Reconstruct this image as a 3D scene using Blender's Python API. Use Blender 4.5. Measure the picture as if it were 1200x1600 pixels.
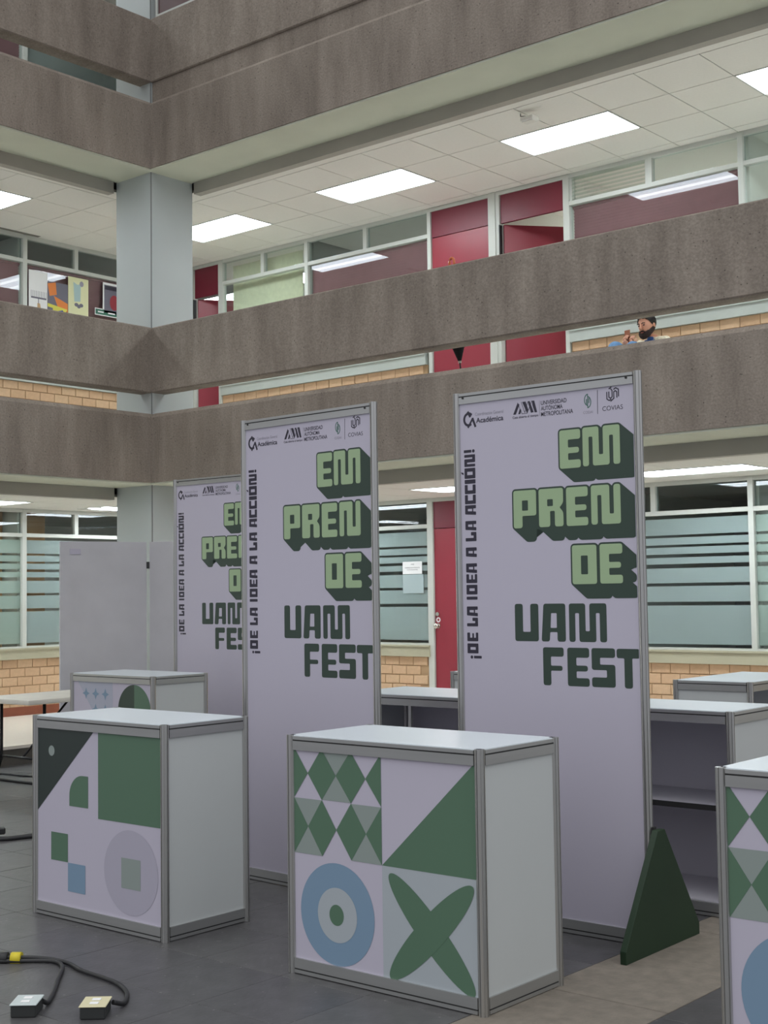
import bpy, bmesh, math, random
from mathutils import Vector, Matrix
random.seed(7)
for o in list(bpy.data.objects): bpy.data.objects.remove(o)
SC = bpy.context.scene; COL = SC.collection
# ------------------------------------------------------------------ camera
def cam_setup():
    C = Vector((11.189, -9.3522, 1.6015)); yaw, pit, rol = map(math.radians, (40.3656, 3.4149, -0.7906)); f = 2119.14
    fh = Vector((-math.sin(yaw), math.cos(yaw), 0)); r = Vector((math.cos(yaw), math.sin(yaw), 0)); u = Vector((0, 0, 1))
    fw = fh*math.cos(pit)+u*math.sin(pit); up = u*math.cos(pit)-fh*math.sin(pit)
    R_ = r*math.cos(rol)+up*math.sin(rol); U_ = up*math.cos(rol)-r*math.sin(rol)
    cd = bpy.data.cameras.new('camera'); cd.sensor_fit = 'HORIZONTAL'; cd.sensor_width = 36; cd.lens = f*36/1200
    cd.clip_start = 0.05; cd.clip_end = 200
    co = bpy.data.objects.new('camera', cd); COL.objects.link(co)
    co.matrix_world = Matrix(((R_.x, U_.x, -fw.x, C.x), (R_.y, U_.y, -fw.y, C.y), (R_.z, U_.z, -fw.z, C.z), (0, 0, 0, 1)))
    SC.camera = co
cam_setup()
# ------------------------------------------------------------------ world (soft overcast daylight falling into the open courtyard)
W = bpy.data.worlds.new('overcast'); SC.world = W; W.use_nodes = True
wn = W.node_tree; bg = wn.nodes['Background']
tc = wn.nodes.new('ShaderNodeTexCoord'); sx = wn.nodes.new('ShaderNodeSeparateXYZ'); cr = wn.nodes.new('ShaderNodeValToRGB')
wn.links.new(tc.outputs['Generated'], sx.inputs[0]); wn.links.new(sx.outputs['Z'], cr.inputs[0]); wn.links.new(cr.outputs[0], bg.inputs[0])
cr.color_ramp.elements[0].position = 0.0; cr.color_ramp.elements[0].color = (0.25, 0.255, 0.28, 1)
cr.color_ramp.elements[1].position = 0.95; cr.color_ramp.elements[1].color = (0.97, 0.99, 1.0, 1)
bg.inputs[1].default_value = 1.55
SC.view_settings.view_transform = 'Standard'; SC.view_settings.look = 'None'
SC.view_settings.exposure = 0.0; SC.view_settings.gamma = 1.0; SC.view_settings.use_curve_mapping = False
LAMP = 13.5            # brightness of the fluorescent ceiling panels
# ------------------------------------------------------------------ materials
def srgb(r, g, b):
    return tuple(((c/255)/12.92 if c/255 <= .04045 else ((c/255+.055)/1.055)**2.4) for c in (r, g, b))+(1,)
def mat(name, col, rough=.6, metal=0., var=0., scale=8., bump=0., bscale=60., spec=.5, stretch=(1, 1, 1)):
    m = bpy.data.materials.new(name); m.use_nodes = True; nt = m.node_tree; b = nt.nodes['Principled BSDF']
    b.inputs['Roughness'].default_value = rough; b.inputs['Metallic'].default_value = metal
    b.inputs['Specular IOR Level'].default_value = spec; b.inputs['Base Color'].default_value = col
    if var > 0 or bump > 0:
        t = nt.nodes.new('ShaderNodeTexCoord'); mp = nt.nodes.new('ShaderNodeMapping'); mp.inputs['Scale'].default_value = stretch
        nt.links.new(t.outputs['Object'], mp.inputs[0])
    if var > 0:
        n = nt.nodes.new('ShaderNodeTexNoise'); n.inputs['Scale'].default_value = scale; n.inputs['Detail'].default_value = 6
        nt.links.new(mp.outputs[0], n.inputs['Vector'])
        r = nt.nodes.new('ShaderNodeValToRGB')
        r.color_ramp.elements[0].position = .3; r.color_ramp.elements[1].position = .7
        r.color_ramp.elements[0].color = tuple(c*(1-var) for c in col[:3])+(1,); r.color_ramp.elements[1].color = tuple(min(1, c*(1+var)) for c in col[:3])+(1,)
        nt.links.new(n.outputs[0], r.inputs[0]); nt.links.new(r.outputs[0], b.inputs['Base Color'])
    if bump > 0:
        n2 = nt.nodes.new('ShaderNodeTexNoise'); n2.inputs['Scale'].default_value = bscale; n2.inputs['Detail'].default_value = 4
        nt.links.new(mp.outputs[0], n2.inputs['Vector'])
        bp = nt.nodes.new('ShaderNodeBump'); bp.inputs['Strength'].default_value = bump; bp.inputs['Distance'].default_value = .01
        nt.links.new(n2.outputs[0], bp.inputs['Height']); nt.links.new(bp.outputs[0], b.inputs['Normal'])
    return m
def concrete_mat(name, dark, light):
    m = bpy.data.materials.new(name); m.use_nodes = True; nt = m.node_tree; N = nt.nodes.new; L = nt.links.new
    b = nt.nodes['Principled BSDF']; b.inputs['Roughness'].default_value = .85; b.inputs['Specular IOR Level'].default_value = .25
    g = N('ShaderNodeNewGeometry')
    mp = N('ShaderNodeMapping'); mp.inputs['Scale'].default_value = (1, 1, .22); L(g.outputs['Position'], mp.inputs[0])
    n1 = N('ShaderNodeTexNoise'); n1.inputs['Scale'].default_value = 3.2; n1.inputs['Detail'].default_value = 8; n1.inputs['Roughness'].default_value = .62; L(mp.outputs[0], n1.inputs['Vector'])
    r1 = N('ShaderNodeValToRGB'); r1.color_ramp.elements[0].position = .32; r1.color_ramp.elements[1].position = .68
    r1.color_ramp.elements[0].color = dark; r1.color_ramp.elements[1].color = light; L(n1.outputs[0], r1.inputs[0])
    n2 = N('ShaderNodeTexNoise'); n2.inputs['Scale'].default_value = 55; n2.inputs['Detail'].default_value = 5; L(g.outputs['Position'], n2.inputs['Vector'])
    r2 = N('ShaderNodeValToRGB'); r2.color_ramp.elements[0].position = .35; r2.color_ramp.elements[1].position = .7
    r2.color_ramp.elements[0].color = (.84, .84, .84, 1); r2.color_ramp.elements[1].color = (1.10, 1.10, 1.10, 1); L(n2.outputs[0], r2.inputs[0])
    mx = N('ShaderNodeMix'); mx.data_type = 'RGBA'; mx.blend_type = 'MULTIPLY'; mx.inputs[0].default_value = 1; L(r1.outputs[0], mx.inputs[6]); L(r2.outputs[0], mx.inputs[7])
    v = N('ShaderNodeTexVoronoi'); v.inputs['Scale'].default_value = 17; L(g.outputs['Position'], v.inputs['Vector'])
    r3 = N('ShaderNodeValToRGB'); r3.color_ramp.elements[0].position = .06; r3.color_ramp.elements[1].position = .12
    r3.color_ramp.elements[0].color = (.25, .25, .25, 1); r3.color_ramp.elements[1].color = (1, 1, 1, 1); L(v.outputs['Distance'], r3.inputs[0])
    mx2 = N('ShaderNodeMix'); mx2.data_type = 'RGBA'; mx2.blend_type = 'MULTIPLY'; mx2.inputs[0].default_value = .8; L(mx.outputs[2], mx2.inputs[6]); L(r3.outputs[0], mx2.inputs[7])
    L(mx2.outputs[2], b.inputs['Base Color'])
    bp = N('ShaderNodeBump'); bp.inputs['Strength'].default_value = .5; bp.inputs['Distance'].default_value = .008; L(n2.outputs[0], bp.inputs['Height']); L(bp.outputs[0], b.inputs['Normal'])
    return m
def emit(name, col, s):
    m = bpy.data.materials.new(name); m.use_nodes = True; nt = m.node_tree; nt.nodes.clear()
    e = nt.nodes.new('ShaderNodeEmission'); e.inputs[0].default_value = col; e.inputs[1].default_value = s
    o = nt.nodes.new('ShaderNodeOutputMaterial'); nt.links.new(e.outputs[0], o.inputs[0]); return m
def glass(name, tint, refl=1.0):
    m = bpy.data.materials.new(name); m.use_nodes = True; nt = m.node_tree; nt.nodes.clear(); N = nt.nodes.new; L = nt.links.new
    t = N('ShaderNodeBsdfTransparent'); t.inputs[0].default_value = tint
    g = N('ShaderNodeBsdfGlossy'); g.inputs['Roughness'].default_value = .015; g.inputs[0].default_value = (.93, .97, 1, 1)
    fr = N('ShaderNodeFresnel'); fr.inputs[0].default_value = 1.5
    mu = N('ShaderNodeMath'); mu.operation = 'MULTIPLY'; mu.inputs[1].default_value = refl; mu.use_clamp = True
    mx = N('ShaderNodeMixShader'); o = N('ShaderNodeOutputMaterial')
    ge = N('ShaderNodeNewGeometry'); iv = N('ShaderNodeMath'); iv.operation = 'SUBTRACT'; iv.inputs[0].default_value = 1; L(ge.outputs['Backfacing'], iv.inputs[1])
    m0 = N('ShaderNodeMath'); m0.operation = 'MULTIPLY'; L(fr.outputs[0], m0.inputs[0]); L(iv.outputs[0], m0.inputs[1])
    L(m0.outputs[0], mu.inputs[0]); L(mu.outputs[0], mx.inputs[0]); L(t.outputs[0], mx.inputs[1]); L(g.outputs[0], mx.inputs[2]); L(mx.outputs[0], o.inputs[0])
    return m
def frosted(name, col, trans=.3):
    m = bpy.data.materials.new(name); m.use_nodes = True; nt = m.node_tree; nt.nodes.clear(); N = nt.nodes.new; L = nt.links.new
    d = N('ShaderNodeBsdfDiffuse'); d.inputs[0].default_value = col
    t = N('ShaderNodeBsdfTranslucent'); t.inputs[0].default_value = col
    m1 = N('ShaderNodeMixShader'); m1.inputs[0].default_value = .45; L(d.outputs[0], m1.inputs[1]); L(t.outputs[0], m1.inputs[2])
    tr = N('ShaderNodeBsdfTransparent'); tr.inputs[0].default_value = (.9, .95, .95, 1)
    m2 = N('ShaderNodeMixShader'); m2.inputs[0].default_value = trans; L(m1.outputs[0], m2.inputs[1]); L(tr.outputs[0], m2.inputs[2])
    g = N('ShaderNodeBsdfGlossy'); g.inputs['Roughness'].default_value = .08; fr = N('ShaderNodeFresnel'); fr.inputs[0].default_value = 1.4
    ge = N('ShaderNodeNewGeometry'); iv = N('ShaderNodeMath'); iv.operation = 'SUBTRACT'; iv.inputs[0].default_value = 1; L(ge.outputs['Backfacing'], iv.inputs[1])
    m0 = N('ShaderNodeMath'); m0.operation = 'MULTIPLY'; L(fr.outputs[0], m0.inputs[0]); L(iv.outputs[0], m0.inputs[1])
    m3 = N('ShaderNodeMixShader'); L(m0.outputs[0], m3.inputs[0]); L(m2.outputs[0], m3.inputs[1]); L(g.outputs[0], m3.inputs[2])
    o = N('ShaderNodeOutputMaterial'); L(m3.outputs[0], o.inputs[0]); return m
M = dict(
    concrete=concrete_mat('exposed_aggregate_concrete', srgb(134, 124, 114), srgb(168, 157, 145)),
    soffit=mat('pale_green_plaster', srgb(214, 217, 198), .8, var=.04, scale=2),
    downstand=mat('grey_beam_paint', srgb(176, 172, 162), .7, var=.05, scale=2, bump=.1, bscale=30),
    column=mat('grey_column_paint', srgb(186, 193, 192), .55, var=.03, scale=1.5),
    tile_c=mat('ceiling_tile_white', srgb(240, 238, 230), .9, var=.015, scale=40, bump=.15, bscale=300),
    ceil_grid=mat('ceiling_grid', srgb(128, 125, 116), .6),
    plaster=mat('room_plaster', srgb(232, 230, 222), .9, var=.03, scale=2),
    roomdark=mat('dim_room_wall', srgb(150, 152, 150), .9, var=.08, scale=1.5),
    wood=mat('tan_wood', srgb(190, 140, 98), .6, var=.15, scale=6, stretch=(1, 1, .1)),
    frame=mat('white_window_frame', srgb(200, 203, 196), .45),
    sill=mat('cream_sill', srgb(178, 174, 150), .6, var=.04, scale=5),
    sill2=mat('pale_grey_sill', srgb(182, 189, 183), .6, var=.04, scale=5),
    brick1=mat('tan_brick_a', srgb(206, 172, 138), .85, var=.06, scale=25, bump=.3, bscale=90),
    brick2=mat('tan_brick_b', srgb(202, 168, 134), .85, var=.06, scale=25, bump=.3, bscale=90),
    brick3=mat('tan_brick_c', srgb(209, 177, 143), .85, var=.06, scale=25, bump=.3, bscale=90),
    mortar=mat('mortar', srgb(180, 150, 116), .95),
    base_red=mat('red_brown_baseboard', srgb(134, 74, 52), .6, var=.1, scale=8),
    red=mat('red_door_paint', srgb(148, 50, 64), .35, var=.04, scale=3),
    redpanel=mat('dark_red_panel', srgb(118, 34, 52), .4, var=.05, scale=3),
    maroon=mat('maroon_blind', srgb(152, 106, 112), .5, var=.06, scale=10),
    maroonpanel=mat('maroon_panel', srgb(92, 62, 62), .5, var=.05, scale=3),
    cream_blind=mat('cream_vertical_blind', srgb(226, 222, 196), .8, var=.05, scale=20),
    floor=mat('dark_slate_tile', srgb(82, 81, 82), .38, var=.2, scale=9, bump=.12, bscale=40),
    floor2=mat('dark_slate_tile_b', srgb(79, 78, 80), .36, var=.2, scale=9, bump=.12, bscale=40),
    floor3=mat('dark_slate_tile_c', srgb(86, 85, 86), .40, var=.2, scale=9, bump=.12, bscale=40),
    grout=mat('floor_grout', srgb(62, 61, 61), .9),
    strip=mat('concrete_paving_strip', srgb(126, 118, 108), .85, var=.16, scale=14, bump=.35, bscale=60),
    terrazzo=mat('cream_corridor_floor', srgb(228, 220, 208), .35, var=.03, scale=30),
    riser=mat('dark_step_riser', srgb(86, 82, 76), .8, var=.15, scale=12),
    alu=mat('anodised_aluminium', srgb(192, 192, 190), .3, metal=.85, var=.06, scale=3, stretch=(1, 1, .05)),
    aludark=mat('aluminium_groove', srgb(58, 58, 58), .6, metal=.4),
    aluflat=mat('aluminium_rail', srgb(182, 183, 182), .36, metal=.75, var=.08, scale=2.5, stretch=(.3, .3, 6)),
    white=mat('white_laminate', srgb(214, 222, 228), .32, var=.015, scale=2),
    whiteside=mat('white_side_panel', srgb(200, 204, 204), .45, var=.02, scale=1.2),
    lav=mat('lavender_print', srgb(198, 193, 209), .38),
    inner=mat('grey_inner_panel', srgb(200, 197, 206), .55),
    dkgreen=mat('print_dark_green', srgb(52, 70, 60), .38),
    ltgreen=mat('print_sage_green', srgb(166, 190, 150), .38),
    midgreen=mat('print_mid_green', srgb(90, 121, 99), .38),
    teal=mat('print_black_green', srgb(46, 57, 54), .38),
    greygreen=mat('print_grey_green', srgb(149, 160, 156), .38),
    palegreen=mat('print_pale_grey_green', srgb(178, 186, 192), .38),
    blue=mat('print_blue', srgb(129, 156, 181), .38),
    greylav=mat('print_grey_lavender', srgb(182, 178, 194), .38),
    paleblue=mat('print_pale_blue_grey', srgb(180, 184, 200), .38),
    ink=mat('print_ink', srgb(48, 44, 60), .4),
    inkgrey=mat('print_grey_ink', srgb(150, 146, 160), .4),
    inkteal=mat('print_teal_ink', srgb(60, 110, 96), .4),
    foot=mat('dark_green_board', srgb(25, 50, 28), .55, var=.08, scale=6),
    footedge=mat('green_board_edge', srgb(34, 66, 36), .55),
    board=mat('scuffed_white_board', srgb(192, 191, 196), .5, var=.05, scale=3),
    tabletop=mat('table_plastic', srgb(220, 216, 205), .5, var=.05, scale=10),
    black=mat('black_metal', srgb(26, 26, 28), .45),
    rubber=mat('black_rubber', srgb(38, 38, 40), .5),
    yellow=mat('yellow_tape', srgb(214, 196, 46), .5),
    steel=mat('stainless', srgb(200, 200, 198), .2, metal=1),
    chrome=mat('polished_knob', srgb(220, 218, 210), .15, metal=1),
    paper=mat('paper', srgb(236, 236, 236), .8),
    plastic_c=mat('clear_sleeve', srgb(170, 186, 188), .3),
    outlet_w=mat('outlet_grey_plate', srgb(196, 206, 206), .4),
    outlet_y=mat('outlet_cream_plate', srgb(218, 210, 172), .4),
    boxdark=mat('outlet_box', srgb(60, 62, 62), .5, metal=.3),
    louvre=glass('louvre_glass', (.86, .9, .86, 1), 1.3),
    glass=glass('window_glass', (.93, .97, .96, 1), 1.2),
    dglass=glass('dim_window_glass', (.80, .85, .84, 1), 1.4),
    film=frosted('frosted_film', srgb(214, 219, 221), .10),
    film2=frosted('pale_frosted_film', srgb(218, 226, 220), .14),
    skin=mat('skin', srgb(206, 150, 124), .55, var=.05, scale=10),
    hair=mat('black_hair', srgb(24, 20, 20), .7, bump=.6, bscale=120),
    beard=mat('dark_beard', srgb(44, 28, 24), .8, bump=.6, bscale=150),
    denim=mat('blue_denim', srgb(92, 130, 170), .85, var=.12, scale=30),
    lightdenim=mat('light_denim', srgb(150, 180, 208), .85, var=.1, scale=30),
    knit=mat('cream_knit', srgb(214, 206, 182), .9, var=.25, scale=60),
    shirtblue=mat('blue_shirt', srgb(58, 96, 158), .85),
    phone=mat('brown_phone_case', srgb(150, 92, 66), .5), screen=mat('phone_screen', srgb(30, 30, 36), .2),
    eye=mat('eye_dark', srgb(30, 22, 20), .4), lip=mat('lips', srgb(166, 96, 88), .6),
    shoe=mat('white_shoe', srgb(210, 208, 204), .6), cloth=mat('black_cloth', srgb(18, 18, 20), .9),
    amber=mat('amber_handle', srgb(206, 110, 62), .18), tip=mat('silver_tip', srgb(190, 186, 176), .3, metal=.8),
    orange=mat('poster_orange', srgb(226, 132, 62), .6), pyellow=mat('poster_yellow', srgb(220, 214, 90), .6),
    pblue=mat('poster_blue', srgb(64, 78, 140), .6), pred=mat('poster_red', srgb(150, 50, 60), .6), pgrey=mat('poster_grey', srgb(110, 108, 122), .6),
    pcream=mat('poster_cream', srgb(224, 224, 180), .6), psky=mat('poster_pale_blue', srgb(170, 196, 196), .6), ptan=mat('poster_tan', srgb(196, 160, 116), .6),
    sgreen=mat('sign_green', srgb(58, 110, 92), .5),
)
M['seam'] = mat('column_seam', srgb(128, 132, 132), .7)
M['tube'] = emit('fluorescent_tube', (.94, .98, 1, 1), LAMP*1.4)
M['diff'] = emit('fluorescent_diffuser', (.86, .95, 1, 1), LAMP*.9)
# ------------------------------------------------------------------ mesh helpers
class MB:
    def __init__(s): s.bm = bmesh.new()
    def box(s, x0, x1, y0, y1, z0, z1, mi=0):
        v = [s.bm.verts.new(p) for p in ((x0, y0, z0), (x1, y0, z0), (x1, y1, z0), (x0, y1, z0), (x0, y0, z1), (x1, y0, z1), (x1, y1, z1), (x0, y1, z1))]
        for q in ((0, 3, 2, 1), (4, 5, 6, 7), (0, 1, 5, 4), (1, 2, 6, 5), (2, 3, 7, 6), (3, 0, 4, 7)):
            f = s.bm.faces.new([v[i] for i in q]); f.material_index = mi
        return s
    def prism(s, prof, a, b, mi=0):            # prof: closed list of offset vectors added to a and b
        n = len(prof); A = [s.bm.verts.new(Vector(a)+Vector(q)) for q in prof]; B = [s.bm.verts.new(Vector(b)+Vector(q)) for q in prof]
        fs = [s.bm.faces.new(A[::-1]), s.bm.faces.new(B)]
        for i in range(n): fs.append(s.bm.faces.new((A[i], A[(i+1) % n], B[(i+1) % n], B[i])))
        for f in fs: f.material_index = mi
        return s
    def tube(s, pts, r, n=8, mi=0, closed_ends=True, radii=None):
        pts = [Vector(p) for p in pts]; rings = []
        up = Vector((0, 0, 1))
        for i, p in enumerate(pts):
            d = (pts[min(i+1, len(pts)-1)]-pts[max(i-1, 0)]).normalized()
            a = d.cross(up) if abs(d.dot(up)) < .95 else d.cross(Vector((1, 0, 0)))
            a.normalize(); b = d.cross(a).normalized(); rr = radii[i] if radii else r
            rings.append([s.bm.verts.new(p+a*rr*math.cos(2*math.pi*k/n)+b*rr*math.sin(2*math.pi*k/n)) for k in range(n)])
        for i in range(len(rings)-1):
            for k in range(n):
                f = s.bm.faces.new((rings[i][k], rings[i][(k+1) % n], rings[i+1][(k+1) % n], rings[i+1][k])); f.material_index = mi; f.smooth = True
        if closed_ends:
            for q in (rings[0][::-1], rings[-1]): f = s.bm.faces.new(q); f.material_index = mi
        return s
    def ball(s, c, rx, ry, rz, mi=0, u=14, v=10):
        r = bmesh.ops.create_uvsphere(s.bm, u_segments=u, v_segments=v, radius=1, matrix=Matrix.Translation(c) @ Matrix.Diagonal((rx, ry, rz, 1)))
        for ve in r['verts']:
            for f in ve.link_faces: f.material_index = mi; f.smooth = True
        return s
    def disc(s, c, r, axis, t, n=20, mi=0):
        c = Vector(c); ax = Vector(axis).normalized(); a = ax.orthogonal().normalized(); b = ax.cross(a)
        return s.prism([a*r*math.cos(2*math.pi*k/n)+b*r*math.sin(2*math.pi*k/n) for k in range(n)], c, c+ax*t, mi)
    def mesh(s, name, mats, bevel=0, seg=1):
        if bevel: bmesh.ops.bevel(s.bm, geom=list(s.bm.edges), offset=bevel, segments=seg, affect='EDGES', profile=.7)
        bmesh.ops.recalc_face_normals(s.bm, faces=s.bm.faces)
        me = bpy.data.meshes.new(name); s.bm.to_mesh(me); s.bm.free()
        for m in (mats if isinstance(mats, (list, tuple)) else [mats]): me.materials.append(M[m] if isinstance(m, str) else m)
        return me
    def build(s, name, mats, parent=None, bevel=0, seg=1, **k):
        return link(name, s.mesh(name, mats, bevel, seg), parent, **k)
def link(name, data, parent=None, **k):
    o = bpy.data.objects.new(name, data); COL.objects.link(o)
    if parent: o.parent = parent
    for a, b in k.items(): o[a] = b
    return o
def thing(name, label, cat, loc=(0, 0, 0), rz=0, group=None):
    o = link(name, None); o.location = loc; o.rotation_euler = (0, 0, rz); o['label'] = label; o['category'] = cat
    o.empty_display_size = .1
    if group: o['group'] = group
    return o
def tag(o, label, cat, group=None):
    o['label'] = label; o['category'] = cat
    if group: o['group'] = group
    return o
def struct(o): o['kind'] = 'structure'; return o
def kids(o): return [c for c in bpy.data.objects if c.parent == o]
def copy_tree(o, parent=None):
    c = o.copy(); COL.objects.link(c); c.parent = parent
    for ch in TREE.get(o.name, []): copy_tree(ch, c)
    return c
TREE = {}
def index_tree():
    TREE.clear()
    for o in bpy.data.objects:
        if o.parent: TREE.setdefault(o.parent.name, []).append(o)
# flat printed shapes: outlines in (s, z), laid in the plane y = off (facing -y)
def rounded(pts, r, rc=None, seg=4):
    rc = r if rc is None else rc; out = []; n = len(pts)
    area = sum(pts[i][0]*pts[(i+1) % n][1]-pts[(i+1) % n][0]*pts[i][1] for i in range(n)); sg = 1 if area > 0 else -1
    for i in range(n):
        p0, p, p1 = Vector(pts[i-1]), Vector(pts[i]), Vector(pts[(i+1) % n])
        a = p0-p; b = p1-p; cross = (p-p0).x*(p1-p).y-(p-p0).y*(p1-p).x
        rr = r if cross*sg > 0 else rc
        rr = min(rr, a.length*.48, b.length*.48)
        if rr < 1e-5: out.append(tuple(p)); continue
        A = p+a.normalized()*rr; B = p+b.normalized()*rr
        for k in range(seg+1):
            t = k/seg; q = A*(1-t)**2+p*2*t*(1-t)+B*t*t; out.append(tuple(q))
    return out
def shape_mesh(outlines, name='shape'):
    cu = bpy.data.curves.new(name, 'CURVE'); cu.dimensions = '2D'; cu.fill_mode = 'BOTH'
    for ol in outlines:
        sp = cu.splines.new('POLY'); sp.points.add(len(ol)-1)
        for i, p in enumerate(ol): sp.points[i].co = (p[0], p[1], 0, 1)
        sp.use_cyclic_u = True
    ob = bpy.data.objects.new(name, cu); me = bpy.data.meshes.new_from_object(ob)
    bpy.data.objects.remove(ob); bpy.data.curves.remove(cu); return me
def text_mesh(txt, x0, x1, z0, h, bold=0.):
    cu = bpy.data.curves.new('t', 'FONT'); cu.body = txt; cu.size = 1; cu.offset = bold
    ob = bpy.data.objects.new('t', cu); me = bpy.data.meshes.new_from_object(ob); bpy.data.objects.remove(ob); bpy.data.curves.remove(cu)
    xs = [v.co.x for v in me.vertices]; ys = [v.co.y for v in me.vertices]
    sx = (x1-x0)/(max(xs)-min(xs)); sy = h/.72
    mn = min(xs)
    for v in me.vertices: v.co.x = x0+(v.co.x-mn)*sx; v.co.y = z0+v.co.y*sy
    return me
STEP = 2e-6
def flat(name, meshes, m, parent, off, clip=None, M4=None, step=2e-6):
    bm = bmesh.new()
    for i, me in enumerate(meshes):
        for v in me.vertices: v.co.z += i*step
        bm.from_mesh(me); bpy.data.meshes.remove(me)
    if clip is not None:
        bmesh.ops.bisect_plane(bm, geom=bm.verts[:]+bm.edges[:]+bm.faces[:], plane_co=(clip, 0, 0), plane_no=(1, 0, 0), clear_outer=True)
    for v in bm.verts: v.co = Vector((v.co.x, off-v.co.z, v.co.y))
    for f in bm.faces:
        f.normal_update()
        if f.normal.y > 0: f.normal_flip()
    me = bpy.data.meshes.new(name); bm.to_mesh(me); bm.free(); me.materials.append(M[m])
    if M4: me.transform(M4)
    return link(name, me, parent)
def circ(cx, cz, rx, rz=None, n=40, a0=0, a1=360, rot=0):
    rz = rz or rx; r0 = math.radians(rot); out = []
    cnt = n if a1-a0 >= 360 else n+1
    for k in range(cnt):
        a = math.radians(a0+(a1-a0)*k/n); x = rx*math.cos(a); z = rz*math.sin(a)
        out.append((cx+x*math.cos(r0)-z*math.sin(r0), cz+x*math.sin(r0)+z*math.cos(r0)))
    return out
def rect(x0, x1, z0, z1): return [(x0, z0), (x1, z0), (x1, z1), (x0, z1)]
# ------------------------------------------------------------------ building constants
WY, WX = 2.953, -2.899
L0, LV = .18, 3.45                     # corridor floors (ground, first)
XE, YE = 12.5, -9.0                    # how far each wing runs
E1 = .085
TP = .474
# atrium floor: slate tiles
fl = struct(MB().box(-.085, 16, -14, .085, -.12, -.012).build('floor', 'grout'))
tms = [MB().box(-.2358, .2358, -.2358, .2358, -.012, 0).mesh('floor_tile', mm, bevel=.0015) for mm in ('floor', 'floor2', 'floor3')]
cnt = 0
for mn in ('floor', 'floor2', 'floor3'):
    nt = M[mn].node_tree; b_ = nt.nodes['Principled BSDF']; src = b_.inputs['Base Color'].links[0].from_socket
    gp = nt.nodes.new('ShaderNodeNewGeometry'); vo = nt.nodes.new('ShaderNodeTexVoronoi'); vo.inputs['Scale'].default_value = 16; nt.links.new(gp.outputs['Position'], vo.inputs['Vector'])
    rr = nt.nodes.new('ShaderNodeValToRGB'); rr.color_ramp.elements[0].position = .06; rr.color_ramp.elements[1].position = .10; rr.color_ramp.elements[0].color = (.8, .8, .8, 1); rr.color_ramp.elements[1].color = (0, 0, 0, 1)
    nt.links.new(vo.outputs['Distance'], rr.inputs[0]); mm_ = nt.nodes.new('ShaderNodeMix'); mm_.data_type = 'RGBA'
    nt.links.new(rr.outputs[0], mm_.inputs[0]); nt.links.new(src, mm_.inputs[6]); mm_.inputs[7].default_value = srgb(128, 126, 124); nt.links.new(mm_.outputs[2], b_.inputs['Base Color'])
rest = MB()
for i in range(-1, 17):
    x = 8.02-TP*(i+.5)
    if x < .1: continue
    for j in range(0, 22):
        y = -5.224+TP*(11-j)-.5*TP
        if y > -.1: continue
        a = i < 0
        if a: continue
        if y > -6.7 and cnt < 275 and (y > -5.8+(-1.2*(x-8)*0) or x > 3.5) and y < -.1 and not (x < 3 and y < -5.0):
            t = link('floor_tile', random.choice(tms), fl); t.location = (x, y, random.uniform(-.0008, .0006)); cnt += 1
        else: rest.box(x-.234, x+.234, y-.234, y+.234, -.012, 0)
for i in range(0, 14):
    for j in range(-2, 20):
        x = 8.60+TP*(i+.5); y = -5.224+TP*(9-j)-.5*TP
        if x < 9.7 and -6.2 < y < -2 and cnt < 298:
            t = link('floor_tile', random.choice(tms), fl); t.location = (x, y, 0); cnt += 1
        elif y < -.1: rest.box(x-.234, x+.234, y-.234, y+.234, -.012, 0)
rest.build('floor_tile_field', 'floor', fl, kind='stuff')
# concrete paving strip, slabs end to end
st = struct(MB().box(8.018, 8.602, -14, .08, -.02, -.008).build('floor', 'grout'))
for k in range(12):
    y1 = .07-1.19*k
    MB().box(8.024, 8.598, y1-1.184, y1, -.012, .001).build('paving_slab', 'strip', st, bevel=.002)
# raised corridor floor (an L of terrazzo one step up)
def lshape(z0, z1, mats, name, xa=WX-4, yb=WY+4, e=E1, xe=XE, ye=YE):
    b = MB(); b.box(xa, -e, ye, yb, z0, z1); b.box(-e, xe, e, yb, z0, z1); return b.build(name, mats)
struct(lshape(-.1, L0-.03, 'riser', 'floor')); struct(lshape(L0-.03, L0, 'terrazzo', 'floor', e=E1-.006))
struct(lshape(2.9, LV, 'plaster', 'floor', e=.26)); struct(lshape(6.30, 6.85, 'plaster', 'floor', e=.26)); struct(lshape(9.6, 9.75, 'plaster', 'ceiling', e=.26))
# ------------------------------------------------------------------ exposed concrete beams (edge beam + parapet beam on every floor)
def wing_beam(name, zb, zt, y0, y1, cham, lab, nmat='concrete'):
    obs = []
    c = .045 if cham else .012
    # right wing
    prof = [(0, y0, zb), (0, y1, zb), (0, y1, zt), (0, y0+c, zt), (0, y0, zt-c)]
    if not cham: prof = [(0, y0+.012, zb), (0, y1, zb), (0, y1, zt), (0, y0+c, zt), (0, y0, zt-c), (0, y0, zb+.012)]
    b = MB(); b.prism(prof, (-y0, 0, 0), (XE, 0, 0)); o = b.build(name, nmat); struct(o); obs.append(o)
    prof2 = [(-q[1], 0, q[2]) for q in prof]
    b = MB(); b.prism(prof2, (0, YE, 0), (0, y1*.999, 0)); o = b.build(name, nmat); struct(o); obs.append(o)
    return obs
LB1, LT1, UB1, UT1 = 2.8044, 3.548, 3.777, 4.485
FF = 3.40
for k in range(3):
    d = FF*k
    wing_beam('concrete_edge_beam', LB1+d, LT1+d, 0, .25, True, '')
    if k < 2: wing_beam('concrete_parapet_beam', UB1+d, UT1+d, .047, .235, False, '')
struct(MB().box(-.05, XE, .075, .22, LT1+FF-.01, UB1+FF+.01).build('concrete_infill', 'concrete'))
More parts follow.
